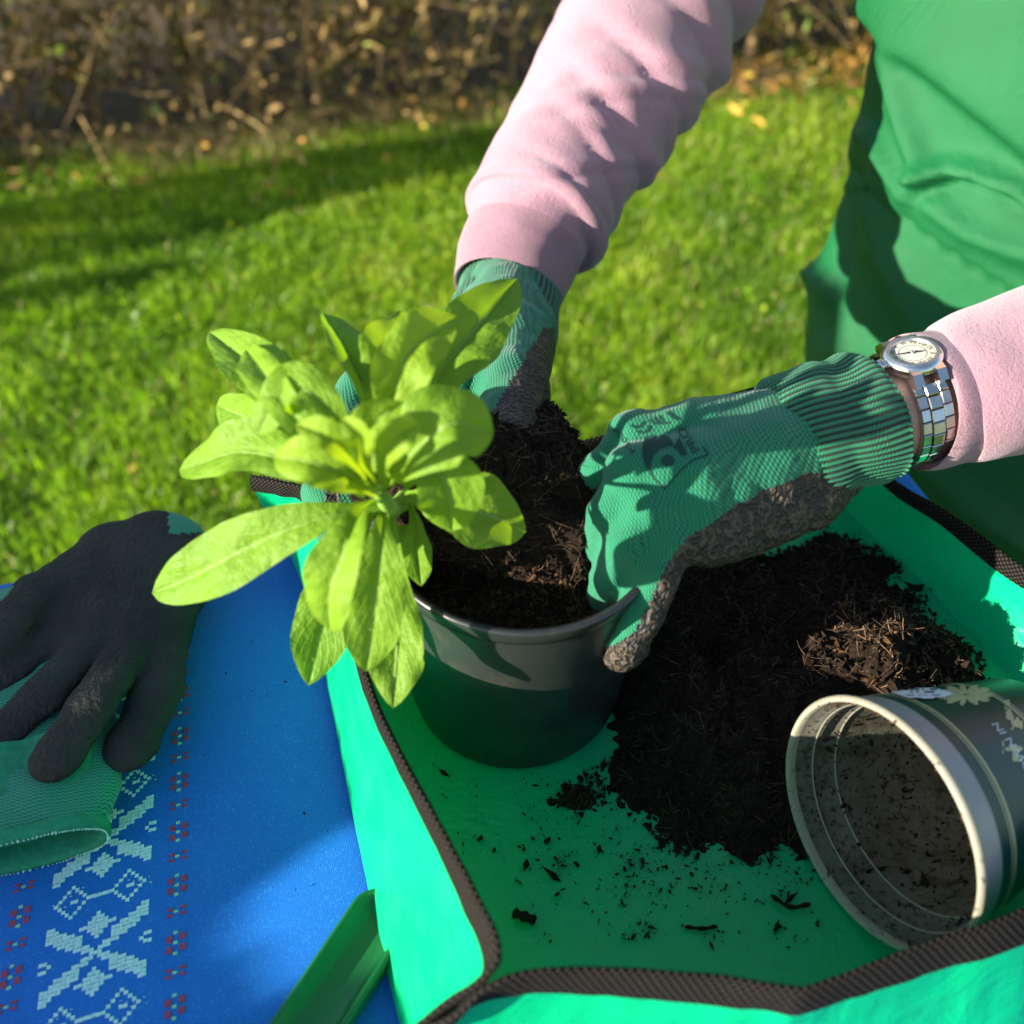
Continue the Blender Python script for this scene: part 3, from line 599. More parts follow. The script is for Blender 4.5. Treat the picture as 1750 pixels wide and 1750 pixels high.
def leaf(pts, hw, roll=0, fold=16, wave=.0012, tint=.3, tip=.75, mdv=.2, droop=0):
    C = np.array([at(u, v, z + .022*float(sst(.14, .20, np.array(z)))) for u, v, z in pts]); C = smooth_path(C, 34); d = proj(C.mean(0))[2]; w_ = hw*.96*d/F; fold = fold*1.35+7; wave = wave*1.5; roll = roll+rng.normal(0, 9); tint = min(tint, .62)
    t = np.linspace(0, 1, 34); prof = (.19+.81*sst(.05, .62, t))*np.where(t > .62, np.clip(1-((t-.62)/.38)**2, 0, 1)**rng.uniform(.62, .86), 1)*(1+.05*np.sin(t*19+rng.uniform(0, 6)))
    T = nrm(np.gradient(C, axis=0)); tocam = nrm(CAM-C.mean(0)); n0 = nrm(tocam*.75+np.array([0, 0, .5]))
    W = nrm(np.cross(T, n0)); Nn = nrm(np.cross(W, T)); r = R_(roll)
    W, Nn = W*math.cos(r)+Nn*math.sin(r), Nn*math.cos(r)-W*math.sin(r)
    bow = np.sin(np.pi*t)*rng.normal(.002, .003); C = C + Nn*bow[:, None]; nv = 15; s = np.linspace(-1, 1, nv); ph = rng.uniform(0, 6)
    X = prof[:, None]*w_*s[None]; f = math.tan(R_(fold)); Y = np.abs(X)*f*(1-.45*np.abs(s)[None]) + wave*(s[None]**2)*np.sin(t[:, None]*16+ph+2*s[None])*prof[:, None]
    Y = Y - .0005*np.exp(-(s[None]*14)**2)
    P = C[:, None] + W[:, None]*X[..., None] + Nn[:, None]*Y[..., None]
    P += Nn[:, None]*((vnoise(P.reshape(-1, 3), 130).reshape(34, nv)*.0009 + vnoise(P.reshape(-1, 3), 48).reshape(34, nv)*.0022)*prof[:, None])[..., None]
    o = mesh('leaf', P.reshape(-1, 3), gridfaces(34, nv)[:, ::-1], M_leaf, plant, uv=grid_uv(34, nv), col=np.full(34*nv, tint))
    return o
LV = [
 ([(648, 862, .172), (560, 884, .172), (450, 926, .165), (345, 980, .152), (260, 1014, .140)], 60, 8, 8, .001, .25),
 ([(640, 855, .176), (612, 890, .184), (588, 960, .180), (572, 1020, .170), (563, 1075, .157)], 54, -10, 26, .001, .35),
 ([(655, 868, .170), (650, 940, .166), (638, 1040, .152), (626, 1148, .132)], 57, 0, 10, .001, .30),
 ([(635, 870, .165), (590, 975, .146), (552, 1065, .127), (527, 1172, .108)], 55, 5, 8, .001, .15),
 ([(668, 880, .165), (684, 1030, .136), (678, 1130, .120), (672, 1210, .110)], 49, 0, 12, .0015, .25),
 ([(690, 850, .165), (745, 858, .166), (815, 880, .162), (899, 908, .154)], 66, 0, 8, .001, .30),
 ([(690, 832, .180), (735, 800, .188), (768, 840, .184), (773, 908, .172)], 60, 10, 12, .001, .25),
 ([(650, 838, .180), (700, 780, .200), (768, 728, .212), (844, 740, .204)], 72, -5, 12, .0012, .30),
 ([(625, 838, .180), (606, 800, .192), (632, 735, .207), (690, 688, .217)], 42, -10, 22, .001, .50),
 ([(655, 800, .185), (668, 690, .206), (705, 600, .222), (780, 540, .227)], 54, 0, 14, .0014, .55),
 ([(680, 790, .180), (742, 655, .196), (812, 560, .206), (884, 476, .206)], 62, 0, 16, .001, .20),
 ([(700, 780, .175), (760, 660, .182), (812, 622, .182), (864, 578, .180)], 38, 35, 14, .001, .05),
 ([(650, 800, .180), (648, 680, .196), (665, 600, .206), (699, 534, .206)], 46, 0, 24, .0015, .40),
 ([(640, 800, .180), (628, 690, .196), (592, 610, .206), (551, 534, .206)], 38, -10, 34, .001, .15),
 ([(620, 820, .180), (540, 720, .190), (448, 640, .196), (358, 568, .190)], 52, 0, 22, .001, .25),
 ([(615, 820, .186), (530, 740, .202), (470, 662, .207), (420, 598, .197)], 34, 15, 24, .001, .30),
 ([(620, 815, .190), (560, 700, .212), (500, 672, .214), (438, 742, .200)], 48, 0, 10, .001, .25),
 ([(625, 845, .178), (520, 800, .186), (410, 774, .182), (306, 804, .169)], 54, 5, 14, .0018, .25),
 ([(620, 825, .178), (520, 770, .179), (440, 720, .176), (370, 692, .171)], 44, 0, 14, .001, .20),
 ([(640, 845, .186), (590, 812, .200), (530, 787, .207), (470, 782, .202)], 44, -5, 22, .001, .85),
 ([(700, 860, .165), (712, 900, .156), (716, 950, .146), (720, 1002, .136)], 30, 0, 18, .0006, .15),
 ([(640, 835, .190), (600, 782, .210), (560, 747, .221), (505, 725, .223)], 28, 0, 30, .0006, 1.0),
 ([(648, 832, .190), (622, 785, .215), (612, 745, .228), (585, 715, .230)], 26, 15, 34, .0006, .9),
 ([(655, 832, .190), (655, 785, .212), (680, 745, .224), (716, 726, .222)], 28, -15, 30, .0006, .7),
 ([(630, 840, .186), (580, 832, .194), (545, 815, .196), (505, 812, .192)], 28, 0, 28, .0006, .8),
 ([(685, 862, .160), (698, 885, .150), (690, 930, .142), (694, 968, .136)], 22, 10, 18, .0006, .1),
]
for a in LV: leaf(*a)
C = smooth_path(np.array([(-.040, .016, .150), at(675, 868, .170), at(655, 850, .192), at(645, 835, .205)]), 12)
mesh('stem', tube(C, np.linspace(.0048, .0022, 12), 10).reshape(-1, 3), tubefaces(12, 10), M_stem, plant)

# ------------------------------------------------------------------ person: gloves, sleeves, apron, watch
def knit_mat(name, c1, c2, e=(-.7, 0, -.7), e2=(0, .97, .25), p1=.0014, p2=.0018):
    m = NT(name); v = m.coord('Object'); n = m.noise(v, 25, 3); wob = m.noise(v, 60, 2)
    def dot(ax):
        d = m.add('VectorMath', operation='DOT_PRODUCT'); m.l(v, d.inputs[0]); d.inputs[1].default_value = tuple(nrm(ax)); return d.outputs['Value']
    d2 = m.math('MULTIPLY', dot(e2), 2*math.pi/p2); zig = m.math('MULTIPLY', m.math('SINE', d2), 1.3)
    ph = m.math('ADD', m.math('ADD', m.math('MULTIPLY', dot(e), 2*math.pi/p1), zig), m.math('MULTIPLY', wob, 9.0))
    h = m.math('MULTIPLY', m.math('ADD', m.math('SINE', ph), 1.0), .5)
    c = m.mix(m.ramp(h, [(.0, (0,)*3), (.6, (1,)*3)]), c1, c2); c = m.mix(m.ramp(n, [(.3, (0,)*3), (.8, (.25,)*3)]), c, (.02, .25, .13))
    m.set(c, .75, .25, sheen=.2); m.bump(h, .5, .0006); return m.m
M_knit = knit_mat('green_knit', (.001, .040, .018), (.005, .165, .075))
def latex_mat(name, c1, c2, wr=1.0):
    m = NT(name); v = m.coord('Object'); vv = m.add('TexVoronoi', feature='DISTANCE_TO_EDGE'); vv.inputs['Scale'].default_value = 190; d = m.add('Mapping')
    nd = m.noise(v, 70, 3); wv = m.wave(m.coord('Object', rot=(.4, .3, .8)), 60, 8, 'X', dscale=4)
    h = m.math('ADD', wv, m.math('MULTIPLY', m.noise(v, 700, 3), .5))
    m.set(m.mix(m.ramp(wv, [(.55, (0,)*3), (1.0, (1,)*3)]), c1, c2), .6, .4); m.bump(h, .75*wr, .0018); return m.m
M_latex = latex_mat('brown_black_latex', (.020, .016, .013), (.072, .048, .029))
M_rubber = NT('black_crinkle_rubber'); _v = M_rubber.coord('Object'); _n = M_rubber.noise(_v, 330, 3, .6); M_rubber.set(M_rubber.ramp(M_rubber.noise(_v, 30, 4), [(.35, (.011, .0115, .0095)), (.75, (.026, .028, .021))]), .72, .3)
M_rubber.bump(M_rubber.math('ADD', _n, M_rubber.math('MULTIPLY', M_rubber.noise(_v, 60, 4, .6, 1.2), 1.2)), 1.0, .0020); M_rubber = M_rubber.m
M_skin = NT('skin'); _v = M_skin.coord('Object'); M_skin.set(M_skin.ramp(M_skin.noise(_v, 60, 4), [(.3, (.52, .27, .18)), (.7, (.62, .35, .25))]), .5, .4); M_skin.bump(M_skin.noise(_v, 500, 3), .3, .0004); M_skin = M_skin.m
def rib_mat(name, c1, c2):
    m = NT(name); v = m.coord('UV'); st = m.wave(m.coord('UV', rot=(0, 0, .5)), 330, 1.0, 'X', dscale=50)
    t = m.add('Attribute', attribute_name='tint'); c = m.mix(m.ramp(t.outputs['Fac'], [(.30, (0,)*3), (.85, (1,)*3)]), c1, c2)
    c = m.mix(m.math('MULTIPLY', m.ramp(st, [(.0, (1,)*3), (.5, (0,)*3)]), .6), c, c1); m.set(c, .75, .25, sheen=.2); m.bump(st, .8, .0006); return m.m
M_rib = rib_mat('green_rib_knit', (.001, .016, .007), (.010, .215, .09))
def fleece_mat(name, c1, c2, ribs=0):
    m = NT(name); v = m.coord('Object'); n = m.noise(v, 12, 3); fz = m.noise(v, 700, 4, .7)
    m.set(m.ramp(n, [(.3, c1), (.7, c2)]), .9, .15, sheen=.35); h = fz; b = None
    if ribs: b = m.bump(m.wave(m.coord('UV'), ribs, .3, 'Y'), .6, .0009)
    b = m.bump(fz, .7, .0014, b); m.bump(m.noise(v, 160, 3, .6), .35, .0018, b); return m.m
M_fleece = fleece_mat('pink_sweatshirt', (.285, .155, .19), (.335, .185, .225)); M_cuff = fleece_mat('pink_rib_cuff', (.275, .140, .175), (.32, .17, .21), 12.5)
person = empty('person', (.42, .42, GZ), 'person in pink sweatshirt and green apron potting the plant with gloved hands', 'person')

def sdf_chain(P, chains, k=.007):
    d = None
    for ch in chains:
        for (a, ra), (b, rb) in zip(ch[:-1], ch[1:]):
            c = cap(P, a, b, ra, rb); d = c if d is None else smin(d, c, k)
    return d
def dchain(pts): return [(atd(u, v, d), r) for u, v, d, r in pts]
def zchain(pts): return [(at(u, v, z), r) for u, v, z, r in pts]
def glove_mesh(name, chains, h=.0018, k=.0052, extra=0.0006):
    allp = np.array([p for ch in chains for p, r in ch]); mr = max(r for ch in chains for p, r in ch)
    V, Fc = sdf_mesh(lambda P: sdf_chain(P, chains, k), allp.min(0)-mr-.006, allp.max(0)+mr+.006, h)
    V = relax(V, Fc, 2, .5); N = vnormals(V, Fc)
    V = V + N*(fbm(V, 75, 3)*.0011)[:, None]; return V, Fc
# --- hand wearing the watch
HN = [zchain([(1430, 722, .152, .0200), (1300, 736, .157, .0205), (1185, 748, .162, .0180), (1085, 757, .163, .0138)]),
      zchain([(1430, 738, .152, .0220), (1300, 772, .157, .0205), (1180, 800, .163, .0170), (1085, 810, .163, .0138)]),
      zchain([(1435, 755, .148, .0220), (1300, 815, .149, .0200), (1185, 852, .153, .0165), (1102, 870, .152, .0135)]),
      zchain([(1440, 770, .142, .0210), (1310, 852, .138, .0195), (1205, 900, .140, .0165), (1138, 928, .139, .0135)]),
      zchain([(1440, 780, .138, .0190), (1370, 848, .132, .0185), (1280, 890, .132, .0165), (1215, 915, .136, .0150)]),
      zchain([(1085, 752, .163, .0140), (1030, 806, .150, .0100), (998, 860, .130, .0094), (988, 905, .105, .0090)]),
      zchain([(1085, 806, .163, .0140), (1044, 872, .150, .0100), (1024, 930, .126, .0094), (1018, 970, .102, .0090)]),
      zchain([(1102, 868, .152, .0135), (1068, 932, .141, .0100), (1044, 988, .120, .0094), (1032, 1030, .098, .0090)]),
      zchain([(1138, 925, .139, .0135), (1118, 985, .129, .0116), (1093, 1050, .114, .0110), (1070, 1105, .099, .0098), (1063, 1120, .095, .0085)])]
V, Fc = glove_mesh('glove', HN, .0017, .0036)
cen = V[Fc].mean(1); pu, pv, _ = proj(cen); nf = vnormals(V, Fc)[Fc].mean(1)
seam = [(1480, 818), (1430, 808), (1380, 810), (1300, 840), (1240, 872), (1180, 916), (1142, 957), (1122, 1000), (1100, 1050), (1085, 1085), (1060, 1100), (1030, 1110)]
sx_ = np.array([p[0] for p in seam])[::-1]; sy_ = np.array([p[1] for p in seam])[::-1]
dark = (pv > np.interp(pu, sx_, sy_) + 5*vnoise(cen, 90)) & (pu > 1030) | ((nf[:, 2] < -.25) & (nf[:, 1] > -.55))
glove_n = mesh('glove', V, Fc, [M_knit, M_latex], person, matidx=dark.astype(int)); tag(glove_n, 'green knit glove with dark palm pressing soil beside the watch')
# logo printed on the back of that hand, after the photograph
gb = bvh_of(glove_n); M_print = noisy('dark_print', (.003, .030, .022), (.005, .040, .030), 60, .8)
q6 = lambda x, y: (1000+x*320/1750, 660+y*240/1312)
def seg(u, v, pts, w_): P = np.array([q6(*p) for p in pts]); return polydist(P, np.array(u), np.array(v), False) < w_
ring_o = [q6(*p) for p in [(530, 600), (560, 470), (640, 455), (680, 500), (720, 455), (790, 480), (830, 560), (880, 480), (960, 640), (900, 655), (850, 590), (800, 560), (700, 590), (640, 650), (610, 730), (625, 830), (660, 900), (600, 800), (545, 700)]]
def emblem(u, v):
    x, y = (u-1000)*1750/320, (v-660)*1312/240
    if inside(ring_o, u, v): return True
    if math.hypot((x-770)/62, (y-695)/52) < 1: return True
    return bool(seg(u, v, [(560, 720), (640, 860), (745, 960), (800, 890), (900, 780), (1010, 690), (1150, 640), (1110, 580)], 1.5))
px_cells('printed_emblem', emblem, (1090, 735, 1216, 842), .9, gb, M_print, glove_n)
def glyphs(name, txt, p0, p1, hpx, wgt):
    """lettering along the photo line p0-p1, letter feet on the line"""
    a = np.array(q6(*p0)); b = np.array(q6(*p1)); e = (b-a)/np.linalg.norm(b-a); n_ = np.array([e[1], -e[0]])
    V, Fc = text_tris(txt, 1.0); V[:, :2] -= V[:, :2].min(0); V[:, :2] /= V[:, :2].max(0); Q = []
    for x, y, _ in V:
        p = a + (b-a)*x + n_*hpx*y; d = Vector(ray(*p)).normalized(); h = gb.ray_cast(Vector(CAM), d)
        Q.append((h[0] - d*.0006)[:] if h[0] else at(p[0], p[1], .15))
    mesh(name, np.array(Q), Fc, M_print, glove_n, smooth=False)
glyphs('lettering', 'PRO', (1075, 585), (915, 370), 14, 0)
glyphs('lettering', 'P300F', (470, 600), (290, 370), 9, 0)
px_cells('printed_mark', lambda u, v: seg(u, v, [(440, 370), (470, 385), (520, 375), (550, 340)], 2.4) or seg(u, v, [(500, 425), (545, 435), (590, 415), (605, 380)], 2.4) or seg(u, v, [(610, 320), (650, 350), (740, 350), (780, 345)], 1.8) or seg(u, v, [(650, 300), (700, 345)], 1.8) or seg(u, v, [(700, 285), (745, 345)], 1.8) or seg(u, v, [(765, 250), (860, 320)], 1.5) or seg(u, v, [(790, 240), (875, 305)], 1.5), (1070, 700, 1165, 745), 1.0, gb, M_print, glove_n)

def rib_cuff(name, pts, nrib, parent, flat=.82, n=44, amp=.0011, up0=(0, 0, 1), wob=1.0):
    """pts rows: x,y,z,r"""
    Q = smooth_path(np.array(pts), n); ns = nrib*6; a = np.linspace(0, 2*np.pi, ns, endpoint=False); s = np.linspace(0, 1, n)
    ph = a[None]*nrib + wob*.9*np.sin(s[:, None]*5+a[None]*2)+wob*.6*np.sin(s[:, None]*11+a[None]*3)
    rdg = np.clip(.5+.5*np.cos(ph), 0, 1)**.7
    puck = .0016*wob*np.sin(s[:, None]*9+3*np.sin(a[None]*2))+.0012*wob*np.sin(s[:, None]*17+4*np.sin(a[None]+1))
    rad = Q[:, 3:4] + amp*rdg + puck; rad[0] -= amp; rad[-1] -= .0025
    G = tube(Q[:, :3], rad, ns, up0, flat); L = np.concatenate([[0], np.cumsum(np.linalg.norm(np.diff(Q[:, :3], axis=0), axis=1))])
    uv = np.stack([np.repeat(L, ns), np.tile(a*.034, n)], -1)
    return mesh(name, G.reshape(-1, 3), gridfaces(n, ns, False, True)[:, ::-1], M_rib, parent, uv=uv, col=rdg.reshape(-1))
def row(p, r): return [*p, r]
rib_cuff('ribbed_cuff', [row(at(1322, 755, .150), .0285), row(at(1345, 748, .151), .0335), row(at(1395, 736, .151), .0352), row(at(1435, 726, .152), .0345), row(at(1466, 716, .152), .0368), row(at(1476, 713, .152), .0364)], 64, glove_n, .86, amp=.0013, wob=.5)
# --- wrist, watch, near sleeve
W0, W1 = at(1480, 712, .152), at(1790, 620, .168); wax = nrm(W1-W0)
wrist_c = [at(1440, 724, .151), at(1500, 706, .152), at(1560, 690, .153), at(1640, 668, .155), at(1760, 632, .160)]
Cw = smooth_path(np.array(wrist_c), 20)
mesh('wrist', tube(Cw, np.linspace(.0265, .029, 20), 40, flat=.92).reshape(-1, 3), tubefaces(20, 40), M_skin, person)
sl_pts = [row(at(1560, 690, .1530), .0352), row(at(1569, 688, .1530), .0376), row(at(1612, 676, .1535), .0374), row(at(1650, 664, .156), .0405), row(at(1760, 628, .160), .0430), row((.345, .105, .172), .048), row((.44, .125, .20), .058), row((.52, .20, .29), .063), row((.57, .31, .42), .072), row((.53, .375, .51), .070), row((.48, .41, .53), .035)]
def sleeve(name, pts, folds, n=150, ns=110, up0=(0, 0, 1), flat=.95, seed=0, cuff_at=None):
    Q = smooth_path(np.array(pts), n); a = np.linspace(0, 2*np.pi, ns, endpoint=False); L = np.concatenate([[0], np.cumsum(np.linalg.norm(np.diff(Q[:, :3], axis=0), axis=1))])
    rad = Q[:, 3:4]*np.ones(ns)
    for (s0, k, th0, w_, A_, sharp) in folds:
        c = s0 + k*np.sin(a-th0)[None]; x = (L[:, None]-c)/w_
        env = np.clip(.45+.6*np.cos(a-.5), .12, 1)[None]
        rad = rad + A_*env*(np.exp(-(x-.9)**2) - .75*np.exp(-np.abs(x)*2.6) + .35*np.exp(-(x+1.1)**2))
    G = tube(Q[:, :3], rad, ns, up0, flat); N = nrm(G-Q[:, None, :3]); G = G + N*(fbm(G.reshape(-1, 3), 14, 3).reshape(n, ns)*.0034*sst(.0, .03, L)[:, None])[..., None]
    uv = np.stack([np.repeat(L, ns), np.tile(a, n)], -1)
    return G, uv, L
G, uv, L = sleeve('sleeve', sl_pts, [(.10, .02, 1, .02, .004, 1.6), (.18, .03, 2, .03, .006, 1.6), (.27, .03, 0, .03, .008, 1.5)], flat=.93)
lip = G[0][None] + (np.array(sl_pts[0][:3])-G[0])[None]*np.linspace(.22, .05, 5)[:, None, None] + wax*np.linspace(.030, .001, 5)[:, None, None]
G2 = np.concatenate([lip, G]); uv2 = np.concatenate([np.repeat(uv[:110], 5, 0), uv])
mi = np.where(np.repeat(np.concatenate([np.zeros(5), L])[:-1], 110) < .021, 1, 0)
mesh('sweatshirt_sleeve', G2.reshape(-1, 3), gridfaces(len(G2), 110, False, True)[:, ::-1], [M_fleece, M_cuff], person, uv=uv2, matidx=mi)
# --- far arm
FA = [(866, 500, .668, .0365), (872, 482, .672, .0380), (884, 452, .680, .0395), (905, 402, .690, .0405), (914, 384, .694, .0500), (930, 350, .700, .0500), (968, 275, .715, .0530), (1020, 190, .735, .0575), (1080, 90, .755, .0620), (1145, -20, .780, .0660)]
fa = [row(atd(u, v, d), r) for u, v, d, r in FA] + [row((.165, .545, .285), .070), row((.235, .575, .37), .072), row((.30, .56, .47), .076), row((.36, .51, .52), .070), row((.41, .47, .53), .035)]
Lw = np.concatenate([[0], np.cumsum(np.linalg.norm(np.diff(smooth_path(np.array(fa), 190)[:, :3], axis=0), axis=1))])
ff = [(.056, .004, 0, .010, .0035, .8), (.090, .020, 2.2, .009, .0030, 2.0), (.112, .026, 1.4, .010, .0036, 2.6), (.135, .016, 2.9, .008, .0028, 3.0), (.158, .030, 1.9, .013, .0048, 3.2), (.185, .022, 1.2, .009, .0034, 3.0), (.212, .030, 2.2, .016, .0068, 2.0), (.255, .02, 1.9, .018, .0075, 2.0), (.31, .02, 2., .025, .010, 2.0), (.11, -.06, .5, .010, .0028, 1.5), (.165, -.065, .8, .011, .0036, 1.5), (.21, -.06, .4, .014, .0038, 1.5)]
G, uv, L = sleeve('sleeve', fa, ff, n=190, ns=120, flat=.9, up0=(0, -.4, 1))
ci = int(np.searchsorted(L, .052))
mi = np.where(np.repeat(L[:-1], 120) < .0435, 1, 0)
lip = G[0][None] + (atd(872, 488, .672)-G[0])[None]*np.linspace(.35, .05, 4)[:, None, None] + nrm(G[8].mean(0)-G[0].mean(0))*np.linspace(.02, .001, 4)[:, None, None]
mesh('sweatshirt_sleeve', np.concatenate([lip, G]).reshape(-1, 3), gridfaces(194, 120, False, True)[:, ::-1], [M_fleece, M_cuff], person, uv=np.concatenate([np.repeat(uv[:120], 4, 0), uv]), matidx=np.concatenate([np.ones(4*120), mi]))
HFd = [dchain([(872, 500, .668, .030), (850, 570, .630, .031), (805, 640, .590, .032), (760, 680, .568, .028)]),
       dchain([(880, 560, .635, .026), (840, 620, .60, .026), (700, 650, .572, .019)]),
       dchain([(700, 640, .572, .017), (615, 668, .546, .0125), (568, 760, .526, .0115), (558, 845, .507, .0110), (564, 900, .496, .0095)]),
       dchain([(715, 690, .562, .017), (640, 735, .536, .0125), (604, 830, .512, .0112), (602, 925, .492, .0095)]),
       dchain([(730, 730, .552, .016), (668, 800, .524, .012), (648, 900, .497, .0105)]),
       dchain([(872, 590, .600, .027), (874, 670, .555, .0205), (866, 758, .515, .0155), (882, 822, .490, .0115), (898, 870, .478, .0085)])]
V, Fc = glove_mesh('glove', HFd)
cen = V[Fc].mean(1); pu, pv, pd = proj(cen)
lx = np.interp(pv, [560, 600, 650, 700, 760, 800], [930, 905, 868, 845, 830, 815]); dark = ((pu > lx + 5*vnoise(cen, 90)) & (pv > 560)) | ((pu > 556) & (pu < 583) & (pv > 832) & (pv < 862)) | ((pu > 600) & (pv > 760))
glove_f = mesh('glove', V, Fc, [M_knit, M_latex], person, matidx=dark.astype(int)); tag(glove_f, 'green knit glove gripping the root ball behind the leaves')
rib_cuff('ribbed_cuff', [row(atd(884, 455, .683), .030), row(atd(874, 490, .672), .0325), row(atd(866, 530, .654), .0335), row(atd(856, 566, .634), .0340), row(atd(850, 580, .626), .0325)], 50, glove_f, .85, up0=(0, -.4, 1), wob=.35, amp=.0017)

# --- wristwatch
M_steel = NT('polished_steel'); _v = M_steel.coord('Object'); M_steel.set((.62, .60, .56), .18, metal=1.0); M_steel = M_steel.m
M_brush = NT('brushed_steel'); _v = M_brush.coord('Object'); M_brush.set((.55, .52, .48), M_brush.ramp(M_brush.noise(_v, 900, 2), [(.3, (.28,)*3), (.7, (.42,)*3)]), metal=1.0); M_brush = M_brush.m
M_dial = NT('silver_dial'); M_dial.set((.50, .475, .38), .45, .4); M_dial = M_dial.m
M_black = noisy('black_enamel', (.008, .008, .010), (.014, .014, .016), 100, .4)
c0 = at(1548, 694, .153); _tc = CAM-c0; _tc = nrm(_tc-wax*(_tc@wax)); _up = UP-wax*(UP@wax); _up = nrm(_up-_tc*(_up@_tc)); wn = _tc*math.cos(R_(47))+_up*math.sin(R_(47)); dc = c0+wn*.0320; three = -wax; three = nrm(three - wn*(three@wn)); twelve = np.cross(wn, three)
def wmap(L): L = np.asarray(L, float); return dc + L[..., :1]*three + L[..., 1:2]*twelve + L[..., 2:3]*wn
watch = empty('wristwatch', dc - wn*.008, 'steel wristwatch with roman numeral dial beside the pink cuff', 'watch')
def wl(name, prof, mat, ns=72, parent=watch, flip=False):
    Fc = gridfaces(len(prof), ns, False, True); return mesh(name, wmap(lathe(prof, ns)).reshape(-1, 3), Fc if flip else Fc[:, ::-1], mat, parent)
RW = .0149
if wmap([[0, .01, 0]])[0] @ np.array([0, 1, 0]) > dc[1]: twelve = -twelve; three = three
wl('case', [(.0, -.0080), (.010, -.0080), (RW-.003, -.0065), (RW-.0003, -.0035), (RW, -.0010), (RW-.0008, .0012), (RW-.0022, .0022)], M_steel)
wl('bezel', [(RW-.0022, .0022), (RW-.0028, .0027), (RW-.0040, .0026), (RW-.0046, .0016), (RW-.0047, .0008)], M_brush)
dial = wl('dial', [(RW-.0046, .0008), (.006, .0009), (.0, .0009)], M_dial)
wl('dial_ring', [(.0064, .00095), (.0065, .00105), (.0067, .00105), (.0068, .00095)], M_brush, parent=dial)
flipN = np.linalg.det(np.stack([three, twelve, wn])) < 0
for k, txt in enumerate(['XII', 'I', 'II', 'III', 'IIII', 'V', 'VI', 'VII', 'VIII', 'IX', 'X', 'XI']):
    V, Fc = text_tris(txt, .0040, .85); a = k*math.pi/6; er = np.array([math.sin(a), math.cos(a)]); et = np.array([math.cos(a), -math.sin(a)])
    Q = er[None]*.0091 + V[:, :1]*et[None] + V[:, 1:2]*er[None]
    mesh('numeral', wmap(np.concatenate([Q, np.full((len(Q), 1), .00115)], 1)), Fc, M_black, dial, smooth=False)
def hand(a, ln, wd):
    er = np.array([math.sin(a), math.cos(a)]); et = np.array([math.cos(a), -math.sin(a)])
    Q = [-er*.0025+et*wd, -er*.0025-et*wd, er*ln*.7-et*wd, er*ln, er*ln*.7+et*wd]; V = np.array([[*q, .0014] for q in Q]+[[*q, .0017] for q in Q])
    mesh('watch_hand', wmap(V), [(0, 1, 2, 3, 4), (5, 6, 7, 8, 9)] + [(i, (i+1) % 5, (i+1) % 5+5, i+5) for i in range(5)], noisy('blued_steel', (.01, .012, .03), (.015, .018, .04), 60, .3), dial, smooth=False)
hand(R_(103), .0082, .00035); hand(R_(285), .0056, .0005)
wl('hand_boss', [(.0010, .0012), (.0009, .0021), (.0, .0022)], M_steel, 20, dial)
gm = NT('watch_crystal'); tr = gm.add('BsdfTransparent'); gl = gm.add('BsdfGlossy'); gl.inputs['Roughness'].default_value = .03; mx = gm.add('MixShader'); mx.inputs[0].default_value = .06
gm.l(tr.outputs[0], mx.inputs[1]); gm.l(gl.outputs[0], mx.inputs[2]); gm.l(mx.outputs[0], gm.n['Material Output'].inputs[0])
wl('crystal', [(RW-.0046, .0022), (.008, .0029), (.0, .0032)], gm.m)
cr_c = [(RW+.0010, 0, -.001), (RW+.0022, 0, -.001)]
def sph(name, c, r, mat, parent, sc=(1, 1, 1)):
    prof = [(math.sin(t)*r, -math.cos(t)*r) for t in np.linspace(0.02, math.pi-.02, 12)]; L = lathe(prof, 20)*np.array(sc); return mesh(name, wmap(L + np.array(c)).reshape(-1, 3), gridfaces(12, 20, False, True), mat, parent)
crown = sph('crown', (RW+.0016, 0, -.0008), .0033, M_steel, watch, (1.0, 1, .9)); sph('crown_stone', (RW+.0036, 0, -.0004), .0021, M_black, crown)
# bracelet: links on an oval round the wrist
wc = c0; oa, ob = .0295, .0290
tws = nrm(twelve)
for k in range(24):
    t = R_(36) + k*R_(288)/23; c = wc + tws*oa*math.sin(t)*-1 + wn*ob*math.cos(t); tg = nrm(-tws*oa*math.cos(t) - wn*ob*math.sin(t)); up_ = nrm(np.cross(tg, wax)); up_ = up_ if up_@(c-wc) > 0 else -up_
    V = []; Fc = []
    for (x0, x1, l0, l1, hh) in ((-.0085, -.0036, -.0030, .0030, .0013), (-.0032, .0032, -.0042, .0018, .0016), (.0036, .0085, -.0030, .0030, .0013)):
        b0 = len(V); e = .0004
        for zz, ee in ((-.001, 0), (hh-e, 0), (hh, e)):
            for xx, ll in ((x0+ee, l0+ee), (x1-ee, l0+ee), (x1-ee, l1-ee), (x0+ee, l1-ee)): V.append(c + wax*xx + tg*ll + up_*zz)
        for r in range(2):
            for i in range(4): Fc.append((b0+r*4+i, b0+r*4+(i+1) % 4, b0+r*4+4+(i+1) % 4, b0+r*4+4+i))
        Fc += [(b0+8, b0+9, b0+10, b0+11), (b0+3, b0+2, b0+1, b0)]
    mesh('bracelet_link', np.array(V), Fc, M_steel if k % 2 else M_brush, watch, smooth=False)
for sg in (-1, 1):
    for off in (-1, 1):
        p = np.array([off*.0062, sg*(RW-.001), -.0035]); V = np.array([[p[0]+x*.0024, p[1]+sg*y*.0058, p[2]+z] for x in (-1, 1) for y, z in ((-.6, .0045), (.3, .0035), (1, -.001), (.8, -.0035), (-.6, -.002))])
        mesh('lug', wmap(V), [(0, 1, 2, 3, 4), (9, 8, 7, 6, 5)] + [(i, (i+1) % 5, (i+1) % 5+5, i+5) for i in range(5)], M_steel, watch, smooth=False)

